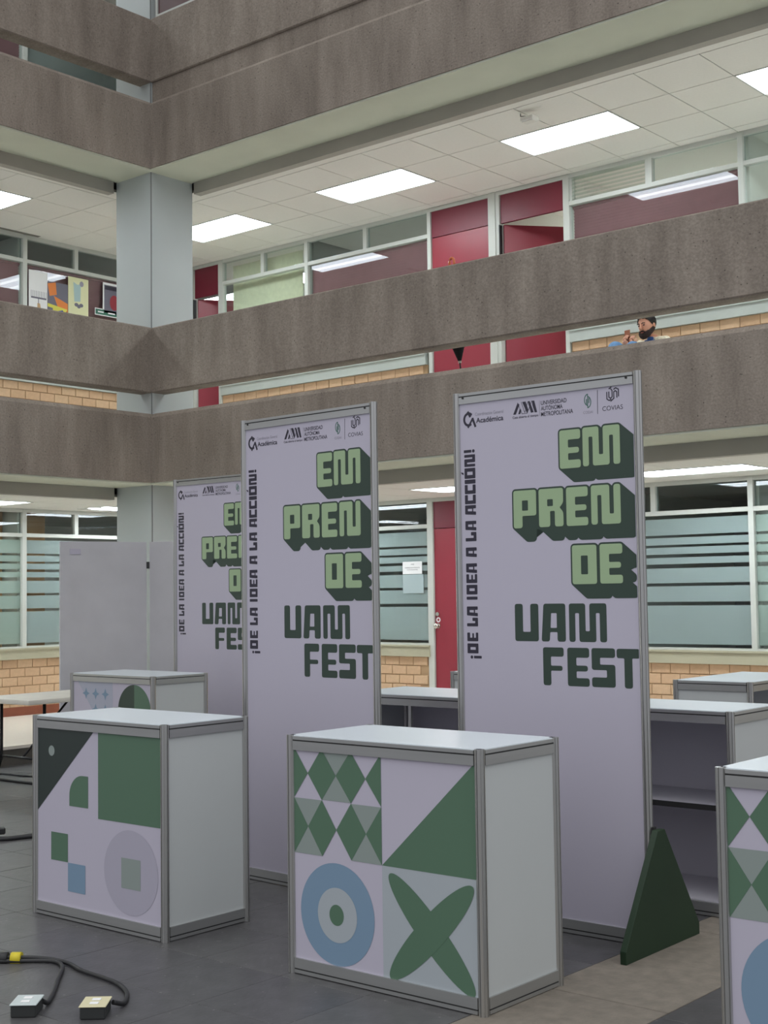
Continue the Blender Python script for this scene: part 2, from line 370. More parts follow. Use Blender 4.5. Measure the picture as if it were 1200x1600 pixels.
# soffits and painted downstand beams
for k in range(3):
    z = LB1-(.004)+FF*k
    b = MB(); b.box(.012, XE, .012, .63, z-.014, z+.004); b.box(-.63, -.012, YE, .63, z-.014, z+.004); b.box(-.012, .012, .012, .63, z-.014, z+.004); struct(b.build('trim_1', 'soffit'))
    z1 = 2.656+FF*k
    b = MB(); b.box(-.0, XE, .622, .72, z1, z+.3); b.box(-.72, -.622, YE, .0, z1, z+.3)
    struct(b.build('trim_2', 'downstand'))
# corner column (runs through all floors)
cb = MB(); cb.prism([(0, 0, 0), (-.012, -.0, 0), (-.59, 0, 0), (-.59, .59, 0), (0, .59, 0), (0, .012, 0)], (-.052, .052, L0), (-.052, .052, 9.6)); struct(cb.build('column', 'column'))
struct(MB().box(-.060, -.050, .050, .060, L0, 9.5).build('trim_3', 'seam'))
# ------------------------------------------------------------------ ceilings with tiles and light panels
def ceiling_right(z, pitch, xl0, ys, lamps, lamp_y, xmin, xmax, tname='ceiling'):
    c = struct(MB().box(-2.95, XE, .66, WY, z+.004, z+.03).build(tname, 'ceil_grid'))
    MB().box(-.5, XE, .66, ys[0]-.004, z, z+.006).build('perimeter_panel', 'tile_c', c)
    cache = {}
    n0 = math.ceil((xmin-xl0)/pitch); x = xl0+n0*pitch
    while x < xmax:
        for a, b in zip(ys, ys[1:]):
            if any(l-.05 < x < l+1.2 for l in lamps) and abs(a-lamp_y[0]) < .05: continue
            key = (round(a, 3), round(b, 3))
            if key not in cache:
                cache[key] = MB().box(0, pitch-.010, a+.005, b-.005, 0, .006).mesh('ceiling_tile', 'tile_c')
            t = link('ceiling_tile', cache[key], c); t.location = (x+.005, 0, z-.001)
        x += pitch
    return c
def ceiling_left(z, pitch, yl0, xs, lamps, lamp_x, ymin, ymax):
    c = struct(MB().box(WX, -.66, YE, .6, z+.004, z+.03).build('ceiling', 'ceil_grid'))
    MB().box(xs[0]+.004, -.66, YE, .6, z, z+.006).build('perimeter_panel', 'tile_c', c)
    cache = {}; y = yl0-pitch*40
    while y < ymax:
        if y > ymin:
            for a, b in zip(xs[1:], xs):
                if any(l-1.25 < y+.02 < l-.05 for l in lamps) and abs(a-lamp_x[0]) < .05: continue
                key = (a, b)
                if key not in cache: cache[key] = MB().box(a+.005, b-.005, 0, pitch-.010, 0, .006).mesh('ceiling_tile', 'tile_c')
                t = link('ceiling_tile', cache[key], c); t.location = (0, y+.005, z-.001)
        y += pitch
    return c
LM = {}
def lamp(x0, x1, y0, y1, z, label, along='x', group='ceiling light panels'):
    t = thing('ceiling_light', label, 'ceiling light', ((x0+x1)/2, (y0+y1)/2, z), 0, None)
    if group: t['group'] = group
    w, h = (x1-x0)/2, (y1-y0)/2; key = (round(w, 3), round(h, 3))
    if key not in LM:
        fr = MB(); e = .016
        for a in ((-w, w, -h, -h+e), (-w, w, h-e, h), (-w, -w+e, -h+e, h-e), (w-e, w, -h+e, h-e)): fr.box(*a, -.004, .02)
        df = MB().box(-w+e, w-e, -h+e, h-e, .002, .006)
        tb = []
        for s in (-.42, .42):
            if along == 'x': tb.append(MB().box(-w+.03, w-.03, h*s-.04, h*s+.04, -.001, .0018).mesh('fluorescent_tube', 'tube'))
            else: tb.append(MB().box(w*s-.04, w*s+.04, -h+.03, h-.03, -.001, .0018).mesh('fluorescent_tube', 'tube'))
        LM[key] = (fr.mesh('frame', 'frame'), df.mesh('diffuser', 'diff'), tb)
    fr, df, tb = LM[key]
    link('frame', fr, t); link('diffuser', df, t)
    for q in tb: link('fluorescent_tube', q, t)
    return t
C0, C1 = 2.69, 6.088
P1 = .6325
l1 = [-1.57, .96, 3.49, 6.02, 8.55, 11.08]
ceiling_right(C1, P1, 3.49, [.90, 1.545, 2.17, 2.79, WY-.01], l1, (1.545, 2.17), -3.2, 12.2)
names1 = ['far light panel on the first floor ceiling, behind the column', 'light panel on the first floor ceiling just right of the grey column', 'light panel on the first floor ceiling above the glazed offices', 'light panel on the first floor ceiling beside the small white sensor box', 'light panel at the right edge on the first floor ceiling', 'last light panel of the first floor right corridor']
vis = ['long fluorescent light panel on the first floor ceiling just right of the grey column', 'fluorescent light panel on the first floor ceiling, second to the right of the column', 'large fluorescent light panel beside the small white sensor box', 'fluorescent light panel cut by the right picture edge, first floor ceiling']
for q, l in enumerate(l1[:5]):
    lamp(l, l+2*P1, 1.545, 2.17, C1-.002, ['fluorescent light panel on the first floor ceiling just right of the grey column', 'fluorescent light panel on the first floor ceiling, second one right of the column', 'big fluorescent light panel beside the small white sensor box on the first floor ceiling', 'fluorescent light panel cut by the right picture edge on the first floor ceiling', 'light panel of the first floor ceiling further right beyond the picture edge'][q], 'x', 'first floor light panels of the right wing')
lx1 = [-.872, -1.51, -2.155, -2.80]
l2 = [-.43, -3.0, -5.55]
ceiling_left(C1, .645, -.42, lx1, l2, (-2.155,), -3.0, .55)
for q, l in enumerate(l2): lamp(-2.155, -1.51, l-1.29, l, C1-.002, ['fluorescent light panel at the left picture edge on the first floor ceiling', 'light panel of the left first floor ceiling beyond the picture edge', 'furthest out light panel of the left first floor ceiling'][q], 'y', 'first floor light panels of the left wing')
g1 = [-2.94, -.41, 2.12, 4.65, 7.18, 9.71]
ceiling_right(C0, P1, 2.12, [.90, 1.10, 1.72, 2.34, WY-.01], g1, (1.72, 2.34), -.6, 8.0)
for q, l in enumerate(g1[1:5]): lamp(l, l+2*P1, 1.72, 2.34, C0-.002, ['ground floor light panel hidden behind the tall banners', 'ground floor light panel seen between the middle and right banners', 'bright ground floor light panel right of the rightmost banner', 'ground floor light panel at the right beyond the picture edge'][q], 'x', 'ground floor light panels of the right wing')
g2 = [2.2, -.175, -2.7, -5.2]
ceiling_left(C0, .645, -.175, [-.90, -1.24, -1.86, -2.50, -2.88], g2, (-2.50,), -2.0, .55)
for q, l in enumerate(g2): lamp(-2.50, -1.86, l-1.29, l, C0-.002, ['ground floor light panel just left of the column, half hidden', 'ground floor light panel at the left picture edge above the striped window', 'light panel of the left ground floor ceiling beyond the picture edge', 'furthest out light panel of the left ground floor ceiling'][q], 'y', 'ground floor light panels of the left wing')
# ceilings over the corner square, behind the column
for z in (C0, C1): struct(MB().box(WX, -2.95+2.36, .6, WY, z+.002, z+.03).build('ceiling', 'tile_c'))
for k in (1, 2): struct(MB().box(WX, XE, .66, WY, 9.45, 9.5).build('ceiling', 'tile_c')) if k == 1 else struct(MB().box(WX, -.66, YE, .66, 9.45, 9.5).build('ceiling', 'tile_c'))
lamp(3.4, 4.65, 1.5, 2.1, 9.44, 'light panel on the top floor ceiling of the right wing, hidden', 'x', 'top floor light panels')
lamp(-2.2, -1.56, -1.5, -.2, 9.44, 'light panel on the top floor ceiling of the left wing, hidden', 'y', 'top floor light panels')
s_ = thing('ceiling_sensor', 'small white sensor box hanging under the first floor ceiling', 'sensor', (4.2, 1.05, C1-.1))
MB().box(-.07, .07, -.055, .055, 0, .04).build('housing', 'tile_c', s_, bevel=.006)
MB().box(-.06, .06, -.04, .04, -.008, .0).build('lens_cover', 'plaster', s_)
MB().tube([(-.1, 0, .07), (.02, 0, .045)], .004, 6).tube([(-.1, 0, .07), (-.1, 0, .1)], .004, 6).build('bracket', 'black', s_)
s_ = thing('security_camera', 'small dark camera fixed to the ground floor beam left of the column', 'camera', (-.72, .30-1.05, 2.75)) 
MB().box(-.02, .02, -.02, .02, 0, .05).build('bracket', 'black', s_)
MB().tube([(-.0, -.04, -.01), (.03, .05, -.03)], .022, 8).build('housing', 'boxdark', s_)
# ------------------------------------------------------------------ glazed corridor walls
bricks = [MB().box(-.1035, .1035, 0, .012, -.049, .049).mesh('brick', m, bevel=.003) for m in ('brick1', 'brick2', 'brick3')]
halves = [MB().box(-.049, .049, 0, .012, -.049, .049).mesh('brick', m, bevel=.003) for m in ('brick1', 'brick2', 'brick3')]
class Wall:
    """wall frame: u along the wall, v out of the wall towards the corridor, as a matrix"""
    def __init__(s, side, z): s.side = side; s.z = z
    def mtx(s, u, v=0, z=0):
        if s.side == 'right': return Matrix.Translation((u, WY-v, s.z+z)) @ Matrix.Identity(4)
        return Matrix.Translation((WX+v, u, s.z+z)) @ Matrix.Rotation(math.pi/2, 4, 'Z')
# local coords in every builder: x = along wall, y negative = towards corridor, z up from corridor sill datum (absolute z = z + base)
def placed(o, w, u=0, v=0, z=0): o.matrix_world = w.mtx(u, v, z); return o
def brick_wall(w, spans, zlo, ztop, visible, nm):
    root = None; b = MB()
    for u0, u1 in spans: b.box(u0, u1, .012, .14, zlo, ztop)
    root = struct(b.build(nm, 'mortar')); placed(root, w)
    H = .108
    for u0, u1 in visible:
        k = 0; z = ztop-.052
        while z > zlo+.03 and k < 8:
            n = 0; u = u0+(.052 if k % 2 else .1065)
            if k % 2: 
                q = link('brick', random.choice(halves), root); q.location = (u, 0, z); u += .052+.1065+.003
            while u+.104 < u1+.03:
                q = link('brick', random.choice(bricks), root); q.location = (u, random.uniform(-.001, .002), z); u += .2145
            z -= H; k += 1
    return root
NWIN = [0]; NDOOR = [0]
def window(w, u0, u1, splits, zs, zt, zh, upper, lower, head=.05, mull=.055, last=False):
    """zs sill top, zt transom underside, zh head; upper: list of pane kinds; lower: kind"""
    NWIN[0] += 1
    b = MB(); y0, y1 = -.015, .055
    b.box(u0, u1, y0, y1, zh-.01, zh+head)                          # head
    b.box(u0, u1, y0, y1, zt, zt+.045)                              # transom
    b.box(u0, u1, y0, y1, zs, zs+.022)
    b.box(u0-mull, u0, y0-.005, y1, zs, zh+head)
    if last: b.box(u1, u1+.055, y0-.005, y1, zs, zh+head)
    for s in splits: b.box(s-.028, s+.028, y0, y1, zt+.045, zh-.01)
    root = struct(b.build('window_%d' % NWIN[0], 'frame')); placed(root, w)
    es = [u0]+[s for s in splits]+[u1]
    for i, kd in enumerate(upper):
        a = es[i]+(.028 if i else 0); c = es[i+1]-(.028 if i < len(splits) else 0)
        lo, hi = zt+.045, zh-.01
        if kd == 'louvre':
            n = 6; dz = (hi-lo)/n
            for k in range(n):
                q = MB(); q.prism([(0, -.035, .0), (0, -.031, .004), (0, .035, .046), (0, .031, .042)], (a+.03, .02, lo+k*dz), (c-.03, .02, lo+k*dz)); q.build('louvre_slat', 'louvre', root)
            MB().box(a, a+.03, .0, .05, lo, hi).box(c-.03, c, .0, .05, lo, hi).build('louvre_channel', 'frame', root)
        else:
            MB().box(a, c, .02, .026, lo, hi).build('pane', 'dglass' if kd == 'dark' else 'glass', root)
        if kd == 'pleat' or kd == 'louvrepleat':
            pass
    lo, hi = zs+.022, zt
    MB().box(u0, u1, .02, .026, lo, hi).build('pane', 'glass' if lower != 'darkpane' else 'dglass', root)
    if lower.startswith('film'):
        m = 'film' if lower == 'film' else 'film2'
        gaps = [(2.345, 2.313), (2.141, 2.123), (2.042, 2.025), (1.947, 1.922), (1.848, 1.814), (1.656, 1.633), (1.468, 1.439), (1.044, 1.0)]
        for (a, b2), (c, d) in zip(gaps, gaps[1:]):
            MB().box(u0, u1, .028, .030, c+.004, b2-.004).build('frosted_strip', m, root)
    if lower == 'maroon':
        b = MB(); z = lo+.01
        while z < hi-.02:
            b.prism([(0, 0, 0), (0, .002, .001), (0, -.014, .031), (0, -.016, .030)], (u0+.01, .075, z), (u1-.01, .075, z)); z += .033
        b.build('horizontal_blind', 'maroon', root, kind='stuff')
        MB().box(u0, u1, .055, .1, hi-.03, hi).build('blind_headrail', 'maroon', root)
    if lower == 'grey_backing': MB().box(u0, u1, .06, .064, lo, hi).build('grey_pane_backing', 'roomdark', root)  # grey sheet added so the dark top floor pane looks grey; not a real blind
    if lower == 'pleat':
        b = MB(); u = u0+.02; 
        while u < u1-.22:
            b.prism([(0, 0, 0), (.018, .022, 0), (.036, 0, 0), (.036, .003, 0), (.018, .025, 0), (0, .003, 0)], (u, .16, lo), (u, .16, zh-.03)); u += .036
        b.build('vertical_blind', 'cream_blind', root, kind='stuff')
    return root
def sill(w, u0, u1, z0, z1, m, nm='trim_4'):
    b = MB(); b.box(u0, u1, -.035, .14, z0, z1-.02); b.box(u0, u1, -.05, .14, z1-.02, z1); placed(struct(b.build(nm, m)), w)
def door(w, u0, u1, zf, zh, zt, open_=False, knob=False, mull=.05):
    NDOOR[0] += 1
    b = MB(); b.box(u0-mull, u0, -.02, .06, zf, zh+.05); b.box(u1, u1+mull, -.02, .06, zf, zh+.05); b.box(u0, u1, -.02, .06, zh-.01, zh+.05)
    r = struct(b.build('door_%d' % NDOOR[0], 'frame')); placed(r, w)
    MB().box(u0+.005, u1-.005, 0, .035, zt, zh-.01).build('transom_panel', 'redpanel' if open_ or not knob else 'redpanel', r, bevel=.002)
    if not open_:
        lf = MB().box(u0+.005, u1-.005, .004, .04, zf+.01, zt-.006).build('door_leaf', 'red', r, bevel=.002)
    else:
        lf = MB().box(0, .84, -.02, .02, zf+.01, zt-.01).build('door_leaf', 'red', r, bevel=.002); lf.location = (u0+.01, .05, 0); lf.rotation_euler = (0, 0, math.radians(50))
        MB().box(u0, u0+.012, -.03, .02, zt-.9, zt-.02).build('door_gasket', 'black', r)
    if knob:
        k = MB(); k.disc((u0+.055, .004, 1.215), .030, (0, -1, 0), .012); k.ball((u0+.055, -.05, 1.215), .032, .022, .032); k.tube([(u0+.055, 0, 1.215), (u0+.055, -.05, 1.215)], .012); k.build('door_knob', 'chrome', r)
        MB().disc((u0+.05, .004, 1.35), .024, (0, -1, 0), .02).build('deadbolt', 'chrome', r)
        MB().disc((u0+.05, .0035, 1.285), .030, (0, -1, 0), .0015, 24).build('round_sticker', 'paper', r, label='white round sticker with a red centre')
        MB().disc((u0+.052, .0018, 1.285), .015, (0, -1, 0), .001, 20).build('sticker_centre', 'red', r)
    return r
for lev in (0, 1, 2):
    d = 3.3974*lev
    base = L0 if lev == 0 else (LV if lev == 1 else 6.85)
    sm = 'sill' if lev == 0 else 'sill2'
    zs, zt, zh, br = .993+d, 2.3455+d, 2.655+d, .859+d
    R = Wall('right', 0); Lw = Wall('left', 0)
    up2 = {0: ('dark', 'dark'), 1: ('louvrepane', 'louvrepane'), 2: ('dark', 'dark')}[lev]
    # right wing
    door(R, -2.61, -2.12, base, zh, 2.25+d, open_=(lev == 1))
    window(R, -2.035, -.52, [-1.283], zs, zt, zh, ('clear', 'clear') if lev == 1 else ('dark', 'dark'), 'pleat' if lev == 1 else 'film', mull=.035)
    window(R, -.465, 1.465 if lev else 1.395, [.49], zs, zt, zh, ('dark', 'dark') if lev else ('dark',), 'maroon' if lev else 'film') if lev else window(R, -.465, 1.395, [], zs, zt, zh, ('dark',), 'film')
    door(R, 1.515 if lev else 1.475, 2.346, base, zh, 5.735-3.3974+d, knob=(lev == 0), mull=.05 if lev else .08)
    door(R, 2.50, 3.344, base, zh, 5.72-3.3974+d, open_=(lev == 1))
    sp = 4.396 if lev else 4.34
    window(R, 3.42, 5.38, [sp], zs, zt, zh, ('louvre', 'clear') if lev == 1 else ('dark', 'dark'), 'maroon' if lev else 'film', mull=.026)
    window(R, 5.43, 7.38, [6.4], zs, zt, zh, ('dark', 'dark'), 'clear' if lev else 'film2')
    window(R, 7.435, 9.4, [8.4], zs, zt, zh, ('dark', 'dark'), 'maroon' if lev else 'film', last=True)
    # filler column strips beside doors
    struct(MB().box(2.396, 2.45, WY-.03, WY+.05, base, zh+.04).build('trim_5', 'frame'))
    struct(MB().box(9.46, XE, WY-.01, WY+.1, base, zh+.1).build('wall_right', 'plaster'))
    struct(MB().box(WX, XE, WY-.02, WY+.1, zh+.03, zh+.26).build('wall_right', 'frame'))
    segs = [(-2.07, 1.42), (3.40, 9.46)]
    for a, b2 in segs: sill(R, a, b2, br, zs, sm)
    vz = {0: [(-2.07, 1.41), (3.41, 7.2)], 1: [(-2.07, 1.42), (3.41, 7.2)], 2: []}[lev]
    brick_wall(R, segs, base, br, vz if lev != 1 else vz, 'wall_right')
    for a, b2 in segs: placed(struct(MB().box(a, b2, -.012, .014, base, base+.105).build('baseboard_right', 'base_red')), R)
    # left wing
    window(Lw, .445, 2.32, [1.19], zs, zt, zh, ('dark', 'dark'), ('film', 'maroon', 'grey_backing')[lev], mull=.06, last=True)
    window(Lw, -1.55, .385, [-.6], zs, zt, zh, ('dark', 'dark'), ('film2' if lev == 0 else 'maroon'))
    window(Lw, -3.55, -1.62, [-2.6], zs, zt, zh, ('dark', 'dark'), ('film' if lev == 0 else 'maroon'))
    sill(Lw, -6, 2.95, br, zs, sm)
    brick_wall(Lw, [(-6, 2.95)], base, br, [(-1.6, 2.1)] if lev < 2 else [], 'wall_left')
    placed(struct(MB().box(-6, 2.95, -.012, .014, base, base+.105).build('baseboard_left', 'base_red')), Lw)
    struct(MB().box(WX-.1, WX+.02, YE, WY, zh+.03, zh+.26).build('wall_left', 'frame'))
    struct(MB().box(WX-.1, WX, YE, -3.62, base, zh+.1).build('wall_left', 'plaster'))
    # rooms behind the glass
    zc = zh+.04
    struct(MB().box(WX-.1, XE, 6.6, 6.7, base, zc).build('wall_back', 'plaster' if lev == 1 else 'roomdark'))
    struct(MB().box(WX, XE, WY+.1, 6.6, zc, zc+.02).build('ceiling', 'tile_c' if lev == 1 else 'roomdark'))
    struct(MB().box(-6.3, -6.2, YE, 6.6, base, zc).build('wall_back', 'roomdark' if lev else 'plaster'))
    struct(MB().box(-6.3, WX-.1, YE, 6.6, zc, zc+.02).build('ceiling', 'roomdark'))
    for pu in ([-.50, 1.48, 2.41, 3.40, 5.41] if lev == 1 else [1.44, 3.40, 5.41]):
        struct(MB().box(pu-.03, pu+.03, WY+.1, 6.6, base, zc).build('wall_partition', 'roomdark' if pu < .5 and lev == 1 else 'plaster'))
    struct(MB().box(-6.2, WX-.1, .39, .45, base, zc).build('wall_partition', 'plaster'))
# first floor rooms that are lit, two of them by added panels
lamp(-.3, .95, 5.2, 5.85, 6.085, 'added fill light deep inside the office behind the dark upper panes', 'x', None)  # unseen lamp, added to brighten the dark office
lamp(5.8, 7.05, 5.2, 5.85, 6.085, 'added fill light inside the rightmost first floor office', 'x', None)  # added out of sight to lift the grey of this room
lamp(-2.2, -.95, 4.2, 4.85, 6.085, 'lit light panel inside the office behind the cream vertical blinds', 'x', None)
lamp(-4.4, -3.2, 4.4, 5.0, 6.085, 'light panel inside the office behind the leftmost open door', 'x', None)
struct(MB().box(-6.2, -2.9, 6.5, 6.6, LV, 6.09).build('wall_back', 'red'))
lamp(3.9, 5.15, 4.6, 5.25, 6.085, 'lit light panel inside the office above the maroon blinds at right', 'x', None)
lamp(2.55, 3.2, 5.2, 6.45, 6.085, 'light panel inside the office behind the open red door', 'y', None)
# ground floor, left wing: warm wooden cupboard and a lit room behind the striped glass
cpb = thing('wooden_cupboard', 'tan wooden cupboard behind the striped window at the left', 'cupboard', (-3.7, .79, L0))
MB().box(-.3, .3, -.29, .29, 0, 2.5).build('carcass', 'wood', cpb, bevel=.004)
for sgn in (-1, 1):
    dd = MB().box(.3, .318, min(0, sgn*.28), max(0, sgn*.28), .05, 2.46).build('cupboard_door', 'wood', cpb, bevel=.003); MB().tube([(.33, sgn*.04, 1.0), (.33, sgn*.04, 1.15)], .006).build('handle', 'steel', dd)
cp2 = thing('wooden_cupboard', 'wooden panelled door unit behind the leftmost striped window', 'cupboard', (-3.55, -.2, L0))
MB().box(-.3, .3, -.55, .55, 0, 2.5).build('carcass', 'wood', cp2, bevel=.004)
for a in (-.53, .02): MB().box(.3, .32, a, a+.51, .1, 1.1).box(.3, .32, a, a+.51, 1.16, 2.42).build('cupboard_door', 'wood', cp2, bevel=.004)
lamp(-5.4, -4.1, .0-1.9, .0-1.25, 2.69, 'light panel inside the ground floor room at the left', 'x', None)
# top floor, maroon glazed screen standing on the right parapet beam
scr = thing('glazed_screen', 'maroon panel in a white frame above the top right parapet', 'screen', (0, .10, UT1+FF))
MB().box(.0, .03, -.02, .02, 0, 1.35).box(.03, 9, -.02, .02, 0, .035).box(.03, 9, -.02, .02, 1.32, 1.35).build('frame', 'frame', scr)
for k in range(4): MB().box(.035+k*2.2, .03+k*2.2+2.16, -.006, .006, .04, 1.31).build('panel', 'maroonpanel', scr)
# paper notices taped on the ground floor glass
n1 = tag(MB().box(.994, 1.285, -.002, 0, 1.818, 1.963).build('paper_notice', 'paper'), 'white printed notice taped on the striped window beside the red door', 'notice'); n1.location = (0, WY+.016, 0)
flat('lettering', [text_mesh('AVISO', 1.12, 1.17, 1.925, .014), text_mesh('HORARIO DE ATENCION', 1.03, 1.25, 1.885, .014), text_mesh('A ESTUDIANTES', 1.06, 1.22, 1.862, .012)], 'ink', n1, -.0026)
tag(MB().box(.994, 1.305, WY+.014, WY+.016, 1.592, 1.812).build('plastic_sleeve', 'plastic_c'), 'empty clear plastic sleeve below the white notice on the glass', 'sleeve')
# posters on the first floor glass of the left wing
def poster(u0, u1, z0, z1, m, label, art, cat='poster', rim=None):
    t = thing('poster', label, cat, (WX+.002, u0, z0), math.pi/2)
    # local x along +y world, local -y towards the corridor
    w, h = u1-u0, z1-z0
    MB().box(0, w, -.006, -.003, 0, h).build('sheet', m, t)
    for i, (nm, mm, ols) in enumerate(art):
        flat(nm, [shape_mesh([[(p[0]*w, p[1]*h) for p in ol]]) for ol in ols], mm, t, -.0066-.0006*i)
    return t
poster(.475, .750, 4.97, 5.67, 'paper', 'white poster with a hand holding a rake, leftmost on the upper glass', [
    ('rake', 'pgrey', [rect(.12, .95, .50, .53)]+[rect(.12+.09*k, .14+.09*k, .53, .64) for k in range(10)]+[rect(.50, .54, .3, .5)]),
    ('arm', 'ptan', [[(.46, .42), (.6, .42), (.85, .0), (.6, .0), (.45, .22)]]),
    ('print', 'ink', [rect(.08, .12, .2, .26), rect(.2, .45, .21, .23)])])
poster(.755, 1.060, 4.95, 5.57, 'pgrey', 'colourful orange, yellow and blue abstract poster', [
    ('orange_shapes', 'orange', [[(0, .95), (.4, 1), (.45, .75), (.1, .7)], [(.3, .72), (1, .6), (1, .42), (.5, .5)]]),
    ('yellow_shapes', 'pyellow', [[(0, .55), (.98, .48), (.9, .42), (0, .48)], [(.25, .52), (.9, .40), (.85, .02), (.28, .1)]]),
    ('blue_shapes', 'pblue', [[(.5, .42), (.75, .45), (1, .2), (1, -.0), (.85, 0), (.8, .25), (.62, .36), (.6, .1), (.52, .1)], [(.2, .1), (.9, .0), (.5, .0), (.1, .02)]]),
    ('red_shapes', 'pred', [[(0, .04), (.9, .0), (.3, .0), (0, .0)]])])
poster(1.068, 1.382, 5.08, 5.685, 'pcream', 'pale cream poster with a grey blue figure drawing', [
    ('figure', 'psky', [[(.25, .9), (.45, .85), (.62, .88), (.6, .5), (.3, .48)]]),
    ('head', 'inkgrey', [circ(.66, .88, .1, .06, 16)]),
    ('base', 'pgrey', [circ(.4, .42, .1, .04, 14), circ(.52, .39, .09, .04, 14), circ(.64, .42, .1, .04, 14)])])
poster(1.615, 1.95, 5.28, 5.70, 'paper', 'dark picture in a white frame beside the column', [
    ('picture', 'pgrey', [rect(.06, .94, .05, .93)]), ('title_bar', 'ink', [rect(.1, .9, .78, .9)]), ('motif', 'pred', [circ(.55, .4, .22, .24, 20)])])
poster(1.487, 1.95, 5.255, 5.345, 'paper', 'long green and white strip sign below the framed picture', [
    ('green_band', 'sgreen', [rect(.02, .98, .12, .88)]), ('marks', 'paper', [rect(.1, .3, .4, .6), rect(.45, .7, .4, .6), circ(.9, .5, .03, .14, 12)])], 'sign')
# ------------------------------------------------------------------ exhibition system: posts, rails, panels
def post_mesh(h, r=.0205, flute=.0042):
    b = MB(); n = 8; prof = []
    for k in range(n):
        a = 2*math.pi*(k)/n
        for da, rr in ((-.235, r), (-.10, r), (-.09, r-flute), (.09, r-flute), (.10, r), (.235, r)):
            prof.append((rr*math.cos(a+da), rr*math.sin(a+da), 0))
    b.prism(prof, (0, 0, 0), (0, 0, h)); return b.mesh('post', 'alu')
PM = {1.0: post_mesh(1.0), 2.605: post_mesh(2.605)}
def rail(root, x0, x1, y, z0, z1, horizontal=True, name='rail', rot=None):
    """aluminium Z-rail seen from -y: wide face, dark slot, slim lip"""
    b = MB(); hh = z1-z0
    if z0 > .5: b.box(x0, x1, y-.012, y+.012, z0, z1-.020); b.box(x0, x1, y-.010, y+.010, z1-.020, z1-.014, 1); b.box(x0, x1, y-.012, y+.012, z1-.014, z1)
    else: b.box(x0, x1, y-.012, y+.012, z0+.020, z1); b.box(x0, x1, y-.010, y+.010, z0+.014, z0+.020, 1); b.box(x0, x1, y-.012, y+.012, z0, z0+.014)
    o = b.build(name, ['aluflat', 'aludark'], root)
    if rot is not None: o.matrix_local = rot
    return o
def counter_shell(root, w, d, sides='front,right,left,back', backmat='inner'):
    for x, y in ((.02, .02), (w-.02, .02), (w-.02, d-.02), (.02, d-.02)):
        p = link('post', PM[1.0], root); p.location = (x, y, 0)
    RR = Matrix.Rotation(math.pi/2, 4, 'Z')
    for z0, z1, nm in ((.938, .996, 'top_rail'), (.004, .066, 'bottom_rail')):
        rail(root, .04, w-.04, .018, z0, z1, name=nm)
        rail(root, .04, w-.04, -.018, z0, z1, name=nm, rot=Matrix.Translation((w, d, 0)) @ Matrix.Rotation(math.pi, 4, 'Z') @ Matrix.Translation((0, .036, 0)))
        rail(root, .04, d-.04, 0, z0, z1, name=nm, rot=Matrix.Translation((w-.018, 0, 0)) @ RR)
        rail(root, .04, d-.04, 0, z0, z1, name=nm, rot=Matrix.Translation((.018, d, 0)) @ RR.inverted())
    t = MB().box(.014, w-.014, .014, d-.014, .985, 1.0); t.build('top_board', 'white', root, bevel=.001)
    if 'right' in sides: MB().box(w-.022, w-.016, .03, d-.03, .062, .942).build('side_panel', 'whiteside', root)
    if 'left' in sides: MB().box(.016, .022, .03, d-.03, .062, .942).build('side_panel', 'whiteside', root)
def counter(name, label, x, y, rdeg, w=1.0385, d=.556, group='printed exhibition counters'):
    t = thing(name, label, 'counter', (x, y, 0), math.radians(rdeg), group); counter_shell(t, w, d)
    f = MB().box(.03, w-.03, .016, .022, .060, .945).build('front_panel', 'lav', t)
    return t, f
def pr(f, nm, m, ols, layer): return flat(nm, [shape_mesh([o_]) for o_ in ols], m, f, .0154-.0006*layer)
w_ = 1.0385
tM, fM = counter('exhibition_counter', 'counter printed with diamonds, blue rings and a green cross, nearest in the middle', 7.0537, -5.1664, .2385)
def art_M(f):
    z0, z1, zm, xm, xl, xr = .066, .951, .506, .5265, .040, w_-.040
    pr(f, 'grey_square', 'palegreen', [rect(xm, xr, z0, zm)], 0)
    pr(f, 'sage_triangles', 'greygreen', [[(.2, z1), (.363, z1), (.28, .846)], [(.2, .7395), (.363, .7395), (.28, .846)],
       [(xl, .7365), (.2, .7365), (.12, .622)], [(xl, zm), (.2, zm), (.12, .622)], [(.363, .7365), (xm, .7365), (.443, .622)], [(.363, zm), (xm, zm), (.443, .622)]], 1)
    ds = []
    for zt_, zb_ in ((z1, .738), (.738, zm)):
        zc_ = (zt_+zb_)/2
        ds += [[(.12, zc_), (.2, zb_), (.28, zc_), (.2, zt_)], [(.28, zc_), (.363, zb_), (.443, zc_), (.363, zt_)],
               [(xl, zb_), (.12, zc_), (xl, zt_)], [(.443, zc_), (xm, zb_), (xm, zt_)]]
    pr(f, 'green_diamonds', 'midgreen', ds, 2)
    pr(f, 'green_triangle', 'midgreen', [[(xm, zm), (xr, zm), (xr, z1-.004)]], 1)
    pr(f, 'blue_ring', 'blue', [circ(.278, .276, .205, .209, 64)], 1); pr(f, 'pale_ring', 'palegreen', [circ(.28, .273, .109, .112, 48)], 2); pr(f, 'green_dot', 'midgreen', [circ(.277, .273, .040, .043, 32)], 3)
    pr(f, 'green_cross', 'midgreen', [circ(.773, .272, .292, .062, 60, rot=-44.5)], 2); pr(f, 'green_cross', 'midgreen', [circ(.773, .272, .292, .062, 60, rot=44.5)], 3)
art_M(fM)
tL, fL = counter('exhibition_counter', 'left front counter printed with a big green square and dark triangle', 5.2397, -5.1811, .1945)
pr(fL, 'dark_triangle', 'teal', [[(.04, .944), (.50, .944), (.04, .52)]], 1); pr(fL, 'pale_dot', 'greygreen', [circ(.155, .826, .025, .026, 24)], 2)
pr(fL, 'green_square', 'midgreen', [rect(.53, w_-.04, .519, .944)], 1)
